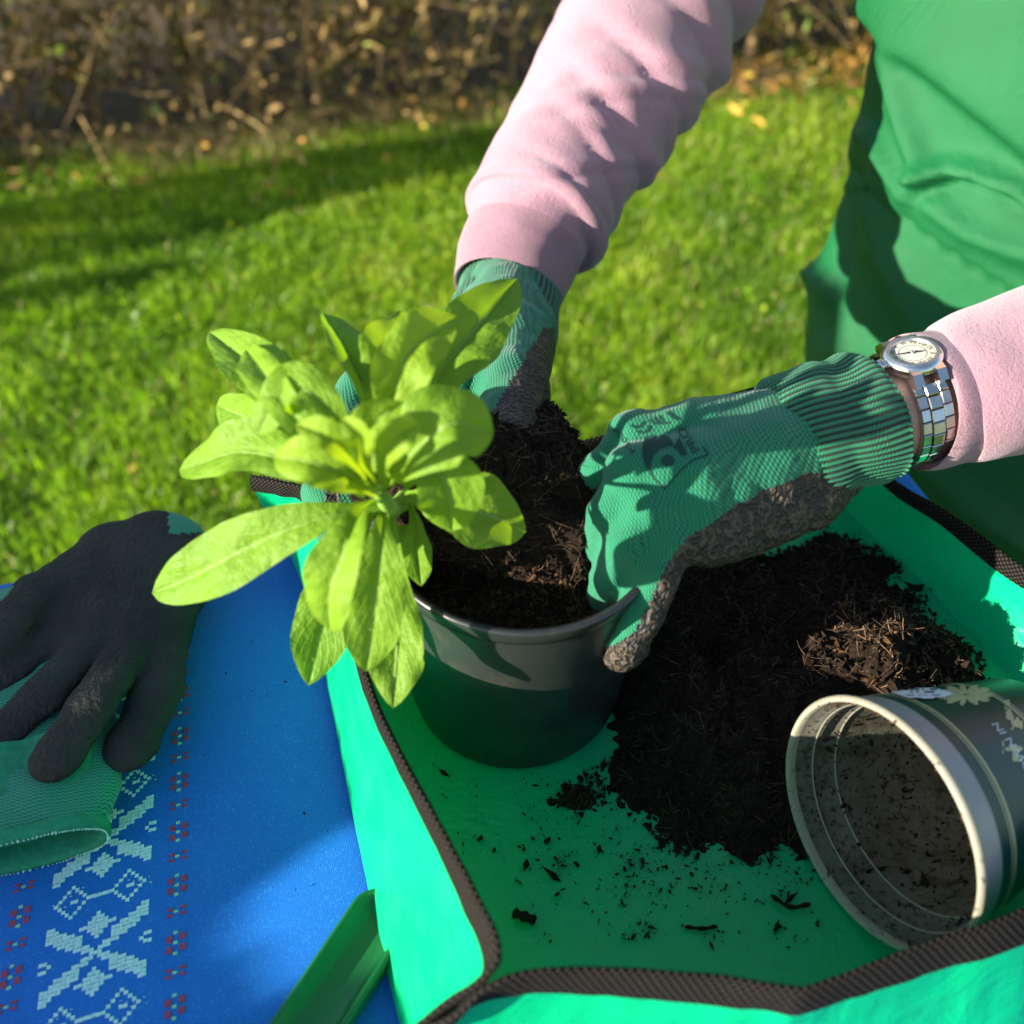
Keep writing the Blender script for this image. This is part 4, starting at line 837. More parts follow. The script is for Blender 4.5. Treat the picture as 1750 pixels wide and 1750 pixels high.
# ------------------------------------------------------------------ body and apron
fdir = nrm([-.55, -.835, 0]); rdir = nrm([-.835, .55, 0])
SIL = [(-200, 1560), (0, 1508), (60, 1522), (200, 1488), (330, 1448), (450, 1402), (540, 1376), (620, 1384), (760, 1400), (900, 1420)]
ZL = np.linspace(.50, -.50, 60); CX = smooth_path(np.array([(.50, .485, .46), (.25, .455, .44), (.0, .45, .43), (-.25, .46, .44), (-.5, .46, .44)]), 60)
half = np.zeros(60)
def ell(c, a, b, th): return c + a*np.cos(th)[:, None]*rdir + b*np.sin(th)[:, None]*fdir
TH = np.linspace(-.3*np.pi, .8*np.pi, 120)
def bdep(z): return .125 + .02*sst(.1, -.2, z)
for i, z in enumerate(ZL):
    c = np.array([CX[i, 1], CX[i, 2], z]); lo, hi = .08, .34
    for _ in range(26):
        a = (lo+hi)/2; u, v, d = proj(ell(c, a, bdep(z), TH)); k = u.argmin()
        if u[k] > np.interp(v[k], [p[0] for p in SIL], [p[1] for p in SIL]): lo = a
        else: hi = a
    half[i] = a
half = np.convolve(np.pad(half, 4, mode='edge'), np.ones(9)/9, 'valid')
half = np.where(ZL > .30, np.interp(.30, ZL[::-1], half[::-1]), half)
half = np.where(ZL < -.12, np.interp(-.12, ZL[::-1], half[::-1]), half)
nA = 170; tA = np.linspace(R_(-40), R_(200), nA); zi = np.linspace(0, 59, 190)
G = np.zeros((190, nA, 3)); 
for r, q in enumerate(zi):
    i = int(min(q, 58)); f_ = q-i; c = np.array([*(CX[i, 1:]*(1-f_)+CX[i+1, 1:]*f_), ZL[i]*(1-f_)+ZL[i+1]*f_]); G[r] = ell(c, half[i]*(1-f_)+half[i+1]*f_, bdep(c[2])+.0, tA)
Nn = nrm(np.cross(np.gradient(G, axis=0), np.gradient(G, axis=1))); Nn *= np.sign((Nn*(G-np.array([.45, .43, 0]))[..., :]).sum(-1, keepdims=True)[90:91, 85:86])
U, Vv, D = proj(G.reshape(-1, 3)); U = U.reshape(190, nA); Vv = Vv.reshape(190, nA)
vis = (U > 1300) & (U < 2100)
def sdist(pts, ext=True):
    P = np.array(pts, float); o = np.argsort(P[:, 0]); yy = np.interp(U, P[o, 0], P[o, 1]); d = polydist(P, U, Vv, False); return np.where(Vv < yy, d, -d)
disp = fbm(G.reshape(-1, 3), 9, 2).reshape(190, nA)*.003
b1 = sdist([(1510, 55), (1530, 82), (1600, 135), (1680, 205), (1760, 275), (1900, 390), (2100, 520)]); disp += .020*sst(-9, 34, b1)*np.exp(-np.clip(b1-60, 0, None)/260)
def ridge(pts, w_, A_): d = polydist(np.array(pts, float), U, Vv, False)/w_; return 1.5*A_*(.65*np.exp(-d**2)+.35*np.exp(-d*2.2))
disp += ridge([(1548, 100), (1560, 170), (1580, 240), (1600, 290)], 22, .012) + ridge([(1500, 232), (1520, 250), (1545, 290), (1570, 330)], 18, .010)
disp += ridge([(1595, 300), (1630, 283), (1680, 288), (1760, 325), (1900, 400)], 20, .014) + ridge([(1610, 345), (1660, 385), (1730, 415), (1820, 440)], 26, .010) - ridge([(1602, 318), (1650, 305), (1700, 318), (1770, 360)], 12, .008)
b2 = sdist([(1505, 322), (1540, 352), (1600, 402), (1660, 445), (1730, 490), (1900, 590)]); disp += .007*sst(-3, 4, b2)*np.exp(-np.clip(b2, 0, None)/70) - .004*np.exp(-(b2/5)**2)
disp += ridge([(1500, 350), (1520, 430), (1560, 520), (1600, 600)], 30, .008) + ridge([(1400, 470), (1440, 520), (1460, 600)], 24, .010) - ridge([(1470, 300), (1440, 420), (1430, 560)], 22, .012) + ridge([(1560, 760), (1660, 860), (1760, 930)], 30, .008)
G = G + Nn*(disp+.006)[..., None]
M_apron = NT('green_apron_fabric'); _v = M_apron.coord('Object'); M_apron.set(M_apron.ramp(M_apron.noise(_v, 10, 3), [(.3, (.002, .078, .020)), (.7, (.003, .098, .028))]), .62, .3)
_b = M_apron.bump(M_apron.math('MULTIPLY', M_apron.wave(M_apron.coord('Object', rot=(.3, .2, .6)), 330, .4, 'X'), M_apron.wave(_v, 330, .4, 'Z')), .5, .0006); M_apron.bump(M_apron.noise(_v, 16, 5, .6, .6), .45, .008, _b); M_apron = M_apron.m
Gi = G - Nn*.0016
Va = np.concatenate([G.reshape(-1, 3), Gi.reshape(-1, 3)]); f1 = gridfaces(190, nA); f2 = f1[:, ::-1] + 190*nA; m0 = 190*nA
idx = np.arange(190*nA).reshape(190, nA); edge = np.concatenate([idx[:, 0], idx[-1, 1:], idx[-2::-1, -1], idx[0, -2:0:-1]]); e2 = np.roll(edge, -1)
apron = mesh('apron', Va, np.concatenate([f1, f2, np.stack([edge, e2, e2+m0, edge+m0], 1)]), M_apron, person); tag(apron, 'folded bright green waterproof apron')
# sweatshirt torso, trousers, shoes, head
tl = np.linspace(0, 2*np.pi, 64, endpoint=False); rows = []
for i in range(0, 60, 3):
    c = np.array([CX[i, 1], CX[i, 2], ZL[i]]); rows.append(ell(c, half[i]-.012, bdep(ZL[i])-.012, tl))
rows = rows[::-1]
for z, a, b in ((.54, .185, .10), (.575, .16, .085), (.60, .10, .065), (.615, .06, .055)): rows.append(ell(np.array([.455, .43, z]), a, b, tl))
rows = np.array([r for r in rows if r[0, 2] > -.22])
mesh('sweatshirt_body', rows.reshape(-1, 3), tubefaces(len(rows), 64)[:], M_fleece, person)
M_trous = noisy('dark_trousers', (.015, .02, .03), (.025, .03, .045), 40, .85)
for sg in (-1, 1):
    p0 = np.array([.45, .44, -.16]) + rdir*.085*sg
    C = smooth_path(np.array([p0, p0+[0, 0, -.15]+fdir*.015, p0+[0, 0, -.34]+fdir*.01, np.array([p0[0], p0[1], GZ+.03])]), 24)
    mesh('trouser_leg', tube(C, np.interp(np.arange(24), [0, 8, 14, 23], [.088, .072, .06, .056]), 24, up0=fdir).reshape(-1, 3), tubefaces(24, 24), M_trous, person)
    sc_ = p0.copy(); sc_[2] = GZ+.035
    C = smooth_path(np.array([sc_-fdir*.07, sc_-fdir*.01+[0, 0, .012], sc_+fdir*.08, sc_+fdir*.16-[0, 0, .01]]), 14); mesh('shoe', tube(C, np.array([.02, .034, .04, .042, .043, .043, .043, .043, .043, .043, .042, .038, .03, .015]), 20, flat=.8).reshape(-1, 3), tubefaces(14, 20), noisy('shoe_leather', (.03, .02, .015), (.05, .035, .025), 50, .6), person)
hc = np.array([.43, .40, .745]) + fdir*.02
def head_sdf(P):
    d = np.linalg.norm((P-hc)/np.array([.078, .088, .105]), axis=1)*.085-.085
    j = cap(P, hc+fdir*.03-[0, 0, .05], hc+fdir*.055-[0, 0, .085], .05, .028); nk = cap(P, (.455, .43, .58), hc-fdir*.015-[0, 0, .06], .052, .048)
    d = smin(smin(d, j, .03), nk, .03); d = smin(d, cap(P, hc+fdir*.085+[0, 0, .005], hc+fdir*.108-[0, 0, .026], .009, .013), .014)
    for sg in (-1, 1):
        d = smin(d, cap(P, hc+rdir*sg*.076+[0, 0, .012], hc+rdir*sg*.074-[0, 0, .02], .012, .009), .008)
        e_ = np.linalg.norm(P-(hc+fdir*.093+rdir*sg*.032+[0, 0, .008]), axis=1)-.012; d = np.maximum(d, -e_+.004)
        d = np.minimum(d, np.linalg.norm(P-(hc+fdir*.082+rdir*sg*.032+[0, 0, .008]), axis=1)-.0125)
    return smin(d, cap(P, hc+fdir*.088-rdir*.02-[0, 0, .055], hc+fdir*.088+rdir*.02-[0, 0, .055], .006, .006), .006)
V, Fc = sdf_mesh(head_sdf, hc-[.13, .13, .2], hc+[.13, .13, .13], .005); mesh('head', V, Fc, M_skin, person)
def hair_sdf(P):
    d = np.linalg.norm((P-hc+fdir*.015-[0, 0, .012])/np.array([.092, .1, .112]), axis=1)*.095-.095
    d = smin(d, cap(P, hc-fdir*.07, hc-fdir*.075-[0, 0, .10], .06, .04), .03); return np.maximum(d + fbm(P*np.array([1, 1, .2]), 90, 2)*.004, ((P-hc)@fdir)-.045 - .6*(P[:, 2]-hc[2]-.03))
V, Fc = sdf_mesh(hair_sdf, hc-[.15, .15, .2], hc+[.15, .15, .15], .005); mesh('hair', V, Fc, noisy('brown_hair', (.05, .03, .015), (.10, .06, .03), 60, .6), person)

# ------------------------------------------------------------------ spare gloves on the cloth
KZ = np.array([1, 1, 2.2])
def flat_glove(name, chains, h, mats, dark_fn, label, wrinkle=.0011):
    ch = [[(np.array(p)*KZ, r) for p, r in c] for c in chains]; allp = np.array([p for c in ch for p, r in c]); mr = max(r for c in ch for p, r in c)
    V, Fc = sdf_mesh(lambda P: sdf_chain(P, ch, .0042), allp.min(0)-mr-.005, allp.max(0)+mr+.005, h)
    V = relax(V, Fc, 2, .5); N = vnormals(V, Fc); V = (V + N*(fbm(V, 55, 3)*wrinkle)[:, None])/KZ
    zmin = np.array([cloth_z(x, y) if y < .13 else -1 for x, y in V[:, :2]]); V[:, 2] = np.maximum(V[:, 2], np.maximum(zmin, -.02)+.0006)
    o = mesh(name, V, Fc, mats, None, matidx=dark_fn(V[Fc].mean(1)).astype(int)); return tag(o, label, 'glove', 'spare gloves')
ZG = .020
def zc(pts): return [(at(u, v, z), r) for u, v, z, r in pts]
M_knit2 = knit_mat('green_knit_loose', (.004, .075, .042), (.018, .27, .16), (.3, -.95, 0), (.95, .3, 0), .0019, .0026)
flat_glove('work_glove', [
  zc([(262, 925, .022, .026), (225, 985, ZG, .028), (190, 1060, ZG, .026), (150, 1110, ZG, .020)]), zc([(285, 935, .022, .024), (275, 1010, ZG, .027), (255, 1090, ZG, .024)]),
  zc([(190, 935, .022, .022), (150, 1000, ZG, .026), (115, 1060, ZG, .020), (75, 1105, ZG, .0165)]), zc([(225, 985, ZG, .026), (240, 1060, ZG, .026), (215, 1120, ZG, .019)]),
  zc([(88, 1085, .022, .0115), (22, 1142, .024, .0110), (-50, 1195, .020, .0105)]), zc([(150, 1105, .026, .0118), (72, 1190, .029, .0128), (-8, 1262, .026, .0122), (-18, 1272, .026, .0108)]),
  zc([(212, 1120, .028, .0122), (158, 1205, .034, .0136), (102, 1288, .031, .0132), (95, 1298, .030, .0126)]), zc([(282, 1105, .022, .0125), (268, 1185, .023, .0140), (226, 1268, .021, .0136), (219, 1283, .020, .0128)]),
  zc([(130, 975, .022, .018), (68, 1010, .028, .0140), (22, 1055, .031, .0130), (-4, 1108, .030, .0120)])], .0024, [M_rubber, M_knit2],
  lambda c: (proj(c)[1] < 912 + 3*vnoise(c, 80)) & (proj(c)[0] > 288), 'black rubber palmed work glove lying palm up on the blue cloth')
def tubeglove():
    ax0, ax1 = at(48, 1240, .012), at(42, 1432, .016); C = smooth_path(np.array([at(70, 1010, .012), at(60, 1130, .013), ax0, at(46, 1340, .015), at(43, 1400, .017), ax1]), 60)
    hw = np.interp(np.linspace(0, 1, 60), [0, .2, .5, .75, .92, 1], [.030, .040, .046, .044, .038, .0375]); ht = np.interp(np.linspace(0, 1, 60), [0, .3, .6, .85, 1], [.010, .012, .0125, .011, .0125])
    ns = 72; a = np.linspace(0, 2*np.pi, ns, endpoint=False); sq = lambda x: np.sign(x)*np.abs(x)**.8
    T = nrm(np.gradient(C, axis=0)); W_ = nrm(np.cross(T, [0, 0, 1.])); up_ = np.array([0, 0, 1.])
    P = C[:, None] + W_[:, None]*(hw[:, None]*sq(np.cos(a))[None])[..., None] + up_*(ht[:, None]*sq(np.sin(a))[None])[..., None]
    P += (fbm(P.reshape(-1, 3), 60, 3).reshape(60, ns)*.0018)[..., None]*nrm(P-C[:, None]); P[..., 2] = np.maximum(P[..., 2], .0025)
    root = empty('work_glove', ax1*[1, 1, 0], 'green knit cuff of the second work glove, half hidden under the first', 'glove', 'spare gloves')
    mesh('knit_hand', P.reshape(-1, 3), gridfaces(60, ns, False, True), M_knit2, root)
    e = P[-1]; r = []
    cen_ = C[-1]
    for (o_, f_) in ((0, .000), (.0025, .002), (.0028, .006), (.0012, .0085), (-.0012, .0085), (-.0026, .006), (-.0034, .000), (-.0040, -.02), (-.0045, -.05)):
        q = e + nrm(e-cen_)*o_ + T[-1]*f_; q = cen_ + (q-cen_); q[:, 2] = np.maximum(q[:, 2], .0012+max(0, -o_)); r.append(q)
    r = np.array(r); mesh('bound_cuff', r.reshape(-1, 3), gridfaces(len(r), ns, False, True), noisy('green_binding', (.008, .16, .08), (.014, .24, .12), 300, .7, bump=.6, bdist=.0006, bscale=900), root)
    n = 150; k = np.arange(n)/n*ns; i = k.astype(int) % ns; f = (k-k.astype(int))[:, None]; pp = r[3][i]*(1-f)+r[3][(i+1) % ns]*f + T[-1]*.0006 + [0, 0, .0004]
    crumbs('stitch', pp, np.full(n, .0007), noisy('pale_thread', (.35, .6, .5), (.5, .75, .62), 100, .7), root, 1.4)['kind'] = 'stuff'
tubeglove()
# thumb and fingers of the lower glove, dark, showing at the left edge
flat_glove('work_glove_thumb', [zc([(120, 1020, .012, .016), (60, 1010, .014, .015), (35, 1040, .013, .013), (20, 1090, .012, .012)])], .0024, [M_rubber], lambda c: np.zeros(len(c)), 'x')
_t = bpy.data.objects['work_glove_thumb']; _t.name = 'glove_thumb'; _p = [o for o in bpy.data.objects if o.name.startswith('work_glove') and o.type == 'EMPTY'][0]
for k in ('label', 'category', 'group'): del _t[k]
_t.parent = _p; _t.matrix_parent_inverse = Matrix.Translation(_p.location).inverted()

sp = np.array([at(u, v, .0016) for u, v in [(432, 1096), (372, 1068), (300, 1120), (455, 1384), (520, 1390), (520, 1270), (430, 1180), (386, 1150), (488, 1165), (505, 1520), (470, 1240), (350, 1290), (560, 1420)]])
tag(crumbs('soil_crumb', sp, rng.uniform(.0004, .0010, len(sp)), M_soil, None, 1.6, tint=np.zeros(len(sp))), 'few dark specks of soil on the plain blue part of the cloth', 'soil crumbs', kind='stuff')

# ------------------------------------------------------------------ green trowel lying by the tray
M_tool = NT('green_moulded_plastic'); _v = M_tool.coord('Object'); M_tool.set(M_tool.ramp(M_tool.noise(_v, 30, 3), [(.3, (.004, .085, .020)), (.7, (.006, .115, .028))]), .35, .5); M_tool.bump(M_tool.noise(_v, 300, 3), .15, .0004); M_tool = M_tool.m
t0 = at(652, 1580, .002); t1 = at(540, 1752, .002); tx = nrm((t1-t0)*[1, 1, 0]); ty = np.array([-tx[1], tx[0], 0]); 
trowel = empty('garden_trowel', t0 + tx*.06, 'green plastic garden trowel with channelled handle beside the tray', 'trowel')
sec = [(-.0150, 0), (-.0152, .0075), (-.0146, .0088), (-.0132, .0090), (-.0120, .0082), (-.0100, .0035), (-.006, .0022), (0, .0018), (.006, .0022), (.0100, .0035), (.0120, .0082), (.0132, .0090), (.0146, .0088), (.0152, .0075), (.0150, 0)]
Ls = np.concatenate([np.linspace(0, .012, 8), np.linspace(.016, .15, 22)]); V = []; nS = len(sec)
for L_ in Ls:
    k = math.sqrt(max(0, 1-((.012-L_)/.012)**2)) if L_ < .012 else 1.0; k = max(k, .15); f_ = sst(.0, .008, np.array(L_))
    for y, z in sec: V.append(t0 + tx*(L_-.012) + ty*y*k + np.array([0, 0, .0012+z*(.35+.65*f_ if abs(y) < .011 else 1) + (.006*(1-f_) if abs(y) < .011 else 0)]))
Fc = [tuple(f) for f in gridfaces(len(Ls), nS)] + [tuple(range(nS))[::-1]]
mesh('handle', np.array(V), Fc, M_tool, trowel)
hc_ = at(632, 1617, .004); a = np.linspace(0, 2*np.pi, 20, endpoint=False)
mesh('hanging_hole', np.array([[hc_[0]+r*math.cos(t), hc_[1]+r*math.sin(t), z] for r, z in ((.0042, .0047), (.0036, .0052), (.0028, .0048), (.0024, .0042)) for t in a]), gridfaces(4, 20, False, True), M_tool, trowel)
mesh('hanging_hole', np.array([[hc_[0]+.0026*math.cos(t), hc_[1]+.0026*math.sin(t), .0043] for t in a]), [tuple(range(20))], M_cloth, trowel)
nb_ = 22; V = []
for i in range(nb_):
    s_ = i/(nb_-1); L_ = .138+.13*s_; wd = .018+.022*math.sin(min(1, s_*1.6)*1.57)*(1 if s_ < .6 else max(.05, 1-((s_-.6)/.4)**2.2))
    for j in range(15):
        q = (j-7)/7; V.append(t0 + tx*(L_-.012) + ty*q*wd + np.array([0, 0, .003+.012*q*q+.002]))
for i in range(nb_*15): V.append(V[i]-np.array([0, 0, .0015]))
f1 = gridfaces(nb_, 15); mesh('blade', np.array(V), np.concatenate([f1, f1[:, ::-1]+nb_*15]), M_tool, trowel)

# ------------------------------------------------------------------ lawn
def foliage_mat(name, stops, trans, tfac=.35, rough=.55, spec=.3):
    m = NT(name); t = m.add('Attribute', attribute_name='tint'); c = m.ramp(t.outputs['Fac'], stops); m.set(c, rough, spec)
    return m.translucent(tfac, m.ramp(t.outputs['Fac'], trans)).m
M_ground = NT('lawn_soil'); _v = M_ground.coord('Object'); M_ground.set(M_ground.ramp(M_ground.noise(_v, 7, 6), [(.3, (.08, .13, .010)), (.6, (.14, .19, .016)), (.8, (.21, .20, .05))]), .95, .1); M_ground.bump(M_ground.noise(_v, 60, 5), .8, .02); M_ground = M_ground.m
xs = np.concatenate([[-220, -60, -15], np.linspace(-6, 6, 60), [15, 60, 220]]); ys = np.concatenate([[-220, -60, -15, -6], np.linspace(-3, 8, 56), [15, 60, 220]])
gx_, gy_ = np.meshgrid(xs, ys, indexing='ij'); P = np.stack([gx_, gy_, 0*gx_], -1); near = (np.abs(gx_) < 7) & (gy_ > -4) & (gy_ < 9)
def lawn_z(x, y): return GZ + .012*vnoise(np.stack([x, y, 0*x], -1), 1.7)
P[..., 2] = np.where(near, lawn_z(gx_, gy_), GZ)
lawn = mesh('lawn', P.reshape(-1, 3), gridfaces(len(xs), len(ys)), M_ground); lawn['kind'] = 'structure'
def blades(name, X, Y, hgt_, wid, mat, tint, lean=.55, parent=None, z0=None):
    n = len(X); a = rng.uniform(0, 2*np.pi, n); l = np.abs(rng.normal(0, lean, n)); dx, dy = np.cos(a), np.sin(a); b = a + np.pi/2 + rng.normal(0, .5, n); wx, wy = np.cos(b)*wid/2, np.sin(b)*wid/2
    z = lawn_z(X, Y) if z0 is None else z0; V = np.zeros((n, 5, 3))
    mx_, my_ = X+dx*l*hgt_*.35, Y+dy*l*hgt_*.35; tx_, ty_ = X+dx*l*hgt_, Y+dy*l*hgt_; hh = hgt_/np.sqrt(1+l*l)
    V[:, 0] = np.stack([X-wx, Y-wy, z-.004], -1); V[:, 1] = np.stack([X+wx, Y+wy, z-.004], -1)
    V[:, 2] = np.stack([mx_-wx*.9, my_-wy*.9, z+hh*.6], -1); V[:, 3] = np.stack([mx_+wx*.9, my_+wy*.9, z+hh*.6], -1); V[:, 4] = np.stack([tx_, ty_, z+hh*.95], -1)
    f = np.array([(0, 1, 3), (0, 3, 2), (2, 3, 4)]); Fc = (f[None]+5*np.arange(n)[:, None, None]).reshape(-1, 3)
    o = mesh(name, V.reshape(-1, 3), Fc, mat, parent, smooth=True, col=np.repeat(tint, 5)); return o
HD = nrm([.944, .33, 0]); HN_ = np.array([-HD[1], HD[0], 0]); H0 = np.array([.045, 2.744, GZ])        # hedge line, HN_ points away from the lawn
def hedge_off(x, y): return (np.stack([x, y], -1)-H0[:2])@HN_[:2]
n = 400000; Y = -.3 + 4.1*rng.random(n)**.62; X = rng.normal(0, .62, n).clip(-1.6, 1.6)*(1.15+.72*np.abs(Y)); k = hedge_off(X, Y) < .12; X, Y = X[k], Y[k]; n = len(X)
patch = fbm(np.stack([X, Y, 0*X], -1), 1.6, 3); patch2 = fbm(np.stack([X, Y, 0*X+5], -1), 7, 2)
tint = np.clip(.45 + .26*patch + .14*patch2 + .10*X + .14*rng.normal(size=n), 0, 1); dry = rng.random(n) < .035 + .05*(X > .3); tint = np.where(dry, .97, np.minimum(tint, .86))
M_grass = foliage_mat('grass', [(0, (.055, .150, .006)), (.35, (.140, .255, .010)), (.65, (.25, .335, .014)), (.88, (.36, .39, .05)), (.95, (.48, .40, .16))], [(0, (.15, .38, .01)), (.5, (.40, .70, .015)), (.88, (.62, .80, .04)), (.95, (.6, .5, .2))], .5, .45, .45)
grass = blades('grass', X, Y, np.clip(rng.gamma(6, .0045, n)*(1+.35*patch2), .010, .065), rng.uniform(.0016, .0040, n), M_grass, tint, .75); tag(grass, 'short sunlit green grass of the lawn', 'grass', kind='stuff')
# broad lawn weeds: little rounded leaves
n = 26000; Y = .2 + 3.3*np.sqrt(rng.random(n)); X = rng.uniform(-1, 1, n)*(.95+.72*Y); k = (hedge_off(X, Y) < .05) & (fbm(np.stack([X, Y, 0*X+9], -1), 2.2, 2) > -.15); X, Y = X[k], Y[k]; n = len(X)
r = rng.uniform(.004, .008, n); a = rng.uniform(0, 6.28, n); nn_ = nrm(np.stack([rng.normal(0, .5, n), rng.normal(0, .5, n), np.ones(n)], -1)); d1 = nrm(np.cross(nn_, np.stack([np.cos(a), np.sin(a), 0*a], -1))); d2 = np.cross(nn_, d1)
c = np.stack([X, Y, lawn_z(X, Y)+rng.uniform(.008, .035, n)], -1); V = np.zeros((n, 6, 3))
for i in range(6):
    t = i*math.pi/3; V[:, i] = c + d1*(r*math.cos(t))[:, None]*1.25 + d2*(r*math.sin(t))[:, None] + nn_*(r*.25*math.cos(2*t))[:, None]
f = np.array([(0, 1, 2, 3), (0, 3, 4, 5)]); weeds = mesh('clover', V.reshape(-1, 3), (f[None]+6*np.arange(n)[:, None, None]).reshape(-1, 4), M_grass, None, col=np.repeat(np.clip(.45+.25*rng.normal(size=n)+.1*X, .1, .85), 6))
tag(weeds, 'small round clover leaves growing through the lawn', 'clover', kind='stuff')

# ------------------------------------------------------------------ hedge at the lawn edge
M_bark = noisy('hedge_bark', (.17, .10, .045), (.38, .25, .11), 40, .85, bump=.6, bdist=.003)
M_twig = foliage_mat('hedge_twig', [(0, (.06, .035, .018)), (.5, (.17, .105, .045)), (1, (.38, .26, .11))], [(0, (0, 0, 0)), (1, (0, 0, 0))], .0, .85)
M_hleaf = foliage_mat('hedge_leaf', [(0, (.05, .05, .012)), (.3, (.16, .12, .03)), (.5, (.30, .20, .06)), (.7, (.44, .27, .10)), (.85, (.62, .43, .19)), (1, (.20, .34, .05))], [(0, (.03, .05, .01)), (.5, (.14, .10, .02)), (.85, (.34, .20, .06)), (1, (.3, .5, .05))], .42, .6)
def hp(t, off, z): return H0 + HD*np.asarray(t)[..., None] + HN_*np.asarray(off)[..., None] + np.array([0, 0, 1.])*np.asarray(z)[..., None]
def twigs(name, base, dirs, ln, rad, mat, tint, parent, k=5, bend=.35):
    n = len(base); t = np.linspace(0, 1, k); bd = rng.normal(size=(n, 3))*bend; b2 = rng.normal(size=(n, 3))*bend*.6; V = np.zeros((n, k, 3, 3)); a = nrm(np.cross(dirs, rng.normal(size=(n, 3)))); b = np.cross(dirs, a)
    for i in range(k):
        c = base + ln[:, None]*(dirs*t[i]+bd*t[i]**2*.5+b2*t[i]**3*.5)
        for j in range(3): V[:, i, j] = c + (rad*(1-.65*t[i]))[:, None]*(a*math.cos(j*2.094)+b*math.sin(j*2.094))
    f = gridfaces(k, 3, False, True); Fc = (f[None]+k*3*np.arange(n)[:, None, None]).reshape(-1, 4)
    o = mesh(name, V.reshape(-1, 3), Fc, mat, parent, col=np.repeat(tint, k*3)); return o, V.mean(2)
def leafcards(name, c, size, mat, tint, parent, flat=.7):
    n = len(c); nn_ = nrm(rng.normal(size=(n, 3))+np.array([-.3, -.5, .3])); a = nrm(np.cross(nn_, rng.normal(size=(n, 3)))); b = np.cross(nn_, a); V = np.zeros((n, 6, 3)); cu = rng.uniform(.1, .5, n)
    for i, (x, y, z) in enumerate(((-1, 0, 0), (-.3, flat*.5, .25), (.5, flat*.42, .25), (1, 0, 0), (.5, -flat*.42, .25), (-.3, -flat*.5, .25))): V[:, i] = c + size[:, None]*(a*x+b*y) + nn_*(size*(z*cu*2-cu*x*x*.6))[:, None]
    f = np.array([(0, 1, 2, 3), (0, 3, 4, 5)]); return mesh(name, V.reshape(-1, 3), (f[None]+6*np.arange(n)[:, None, None]).reshape(-1, 4), mat, parent, col=np.repeat(tint, 6), smooth=True)
def hedge_part(t0, t1, name, label, seed_leaf, density, cat='hedge', hmax=1.25, green=.0, depth=.75):
    L_ = t1-t0; root = empty(name, hp((t0+t1)/2, .35, 0), label, cat)
    ns_ = max(4, int(L_*5)); 
    for i in range(ns_):
        t = t0+(i+.5+rng.uniform(-.4, .4))*L_/ns_; o_ = rng.uniform(.02, .35); top = hmax*rng.uniform(.7, 1); ln = rng.normal(0, .08, 2)
        C = smooth_path(hp(np.array([t, t+ln[0]*.3, t+ln[0]*.7, t+ln[0]*1.4]), np.array([o_, o_+.02, o_+.05+ln[1]*.3, o_+.1+ln[1]*.6]), np.array([-.03, top*.3, top*.65, top])), 14)
        mesh('stem', tube(C, np.linspace(rng.uniform(.009, .02), .004, 14), 8, up0=(0, 1, .1)).reshape(-1, 3), tubefaces(14, 8), M_bark, root)
    n = int(1000*L_*density); t = rng.uniform(t0, t1, n); of = rng.gamma(2.0, .17, n)-.06+.05*vnoise(np.stack([t*3, 0*t, 0*t], -1)); z = rng.uniform(0, hmax*.85, n)
    d = nrm(np.stack([rng.normal(0, .8, n), rng.normal(-.15, .55, n), rng.normal(.55, .7, n)], -1)); ln = rng.uniform(.08, .4, n)
    _, ends = twigs('twig', hp(t, of, z), d, ln, np.minimum(rng.gamma(2, .0011, n)+.0007, .0042), M_twig, np.clip(rng.beta(2, 2, n)+.1*rng.normal(size=n), 0, 1), root); _['kind'] = 'stuff'
    e = ends[:, 2:].reshape(-1, 3); m_ = int(5600*L_*density); s_ = rng.integers(0, len(e), m_); c = e[s_]+rng.normal(0, .03, (m_, 3)); c[:, 2] = np.maximum(c[:, 2], GZ+.01)
    off = (c-H0)@HN_; cl = fbm(c, 3.2, 2); tt = np.clip(rng.beta(2.0, 1.9, m_)*.85 + .22*cl, 0, .88); gr = rng.random(m_) < green + .12*np.clip(cl, 0, 1); tt = np.where(gr, rng.uniform(.9, 1, m_), tt)
    k = off < depth; leafcards('foliage', c[k], rng.uniform(.008, .026, k.sum()), M_hleaf, tt[k], root)['kind'] = 'stuff'
    return root
bedm = noisy('hedge_bed_litter', (.035, .022, .010), (.13, .085, .04), 18, .95, bump=.8, bdist=.01)
bx_ = np.linspace(-4, 4, 60); by_ = np.linspace(0, 1.6, 12); T_, O_ = np.meshgrid(bx_, by_, indexing='ij'); Pb = hp(T_, O_ + .06*vnoise(np.stack([T_*4, 0*T_, 0*T_], -1))*(O_ < .01), 0*T_); Pb[..., 2] = lawn_z(Pb[..., 0], Pb[..., 1]) + .006 + .02*np.abs(vnoise(Pb, 12))*(O_ > .1)
mesh('hedge_bed', Pb.reshape(-1, 3), gridfaces(60, 12), bedm)['kind'] = 'structure'
hedge_part(-3.4, -.25, 'hedge', 'tangled brown autumn hedge of bare twigs behind the lawn', 0, 1.0, green=.07)
hedge_part(-.25, .75, 'hedge', 'dark gap toothed stretch of hedge behind the pink sleeve', 1, .8, green=.12)
hedge_part(.75, 3.4, 'hedge', 'greener hedge end with yellow leaves beside the apron', 2, 1.0, green=.40)
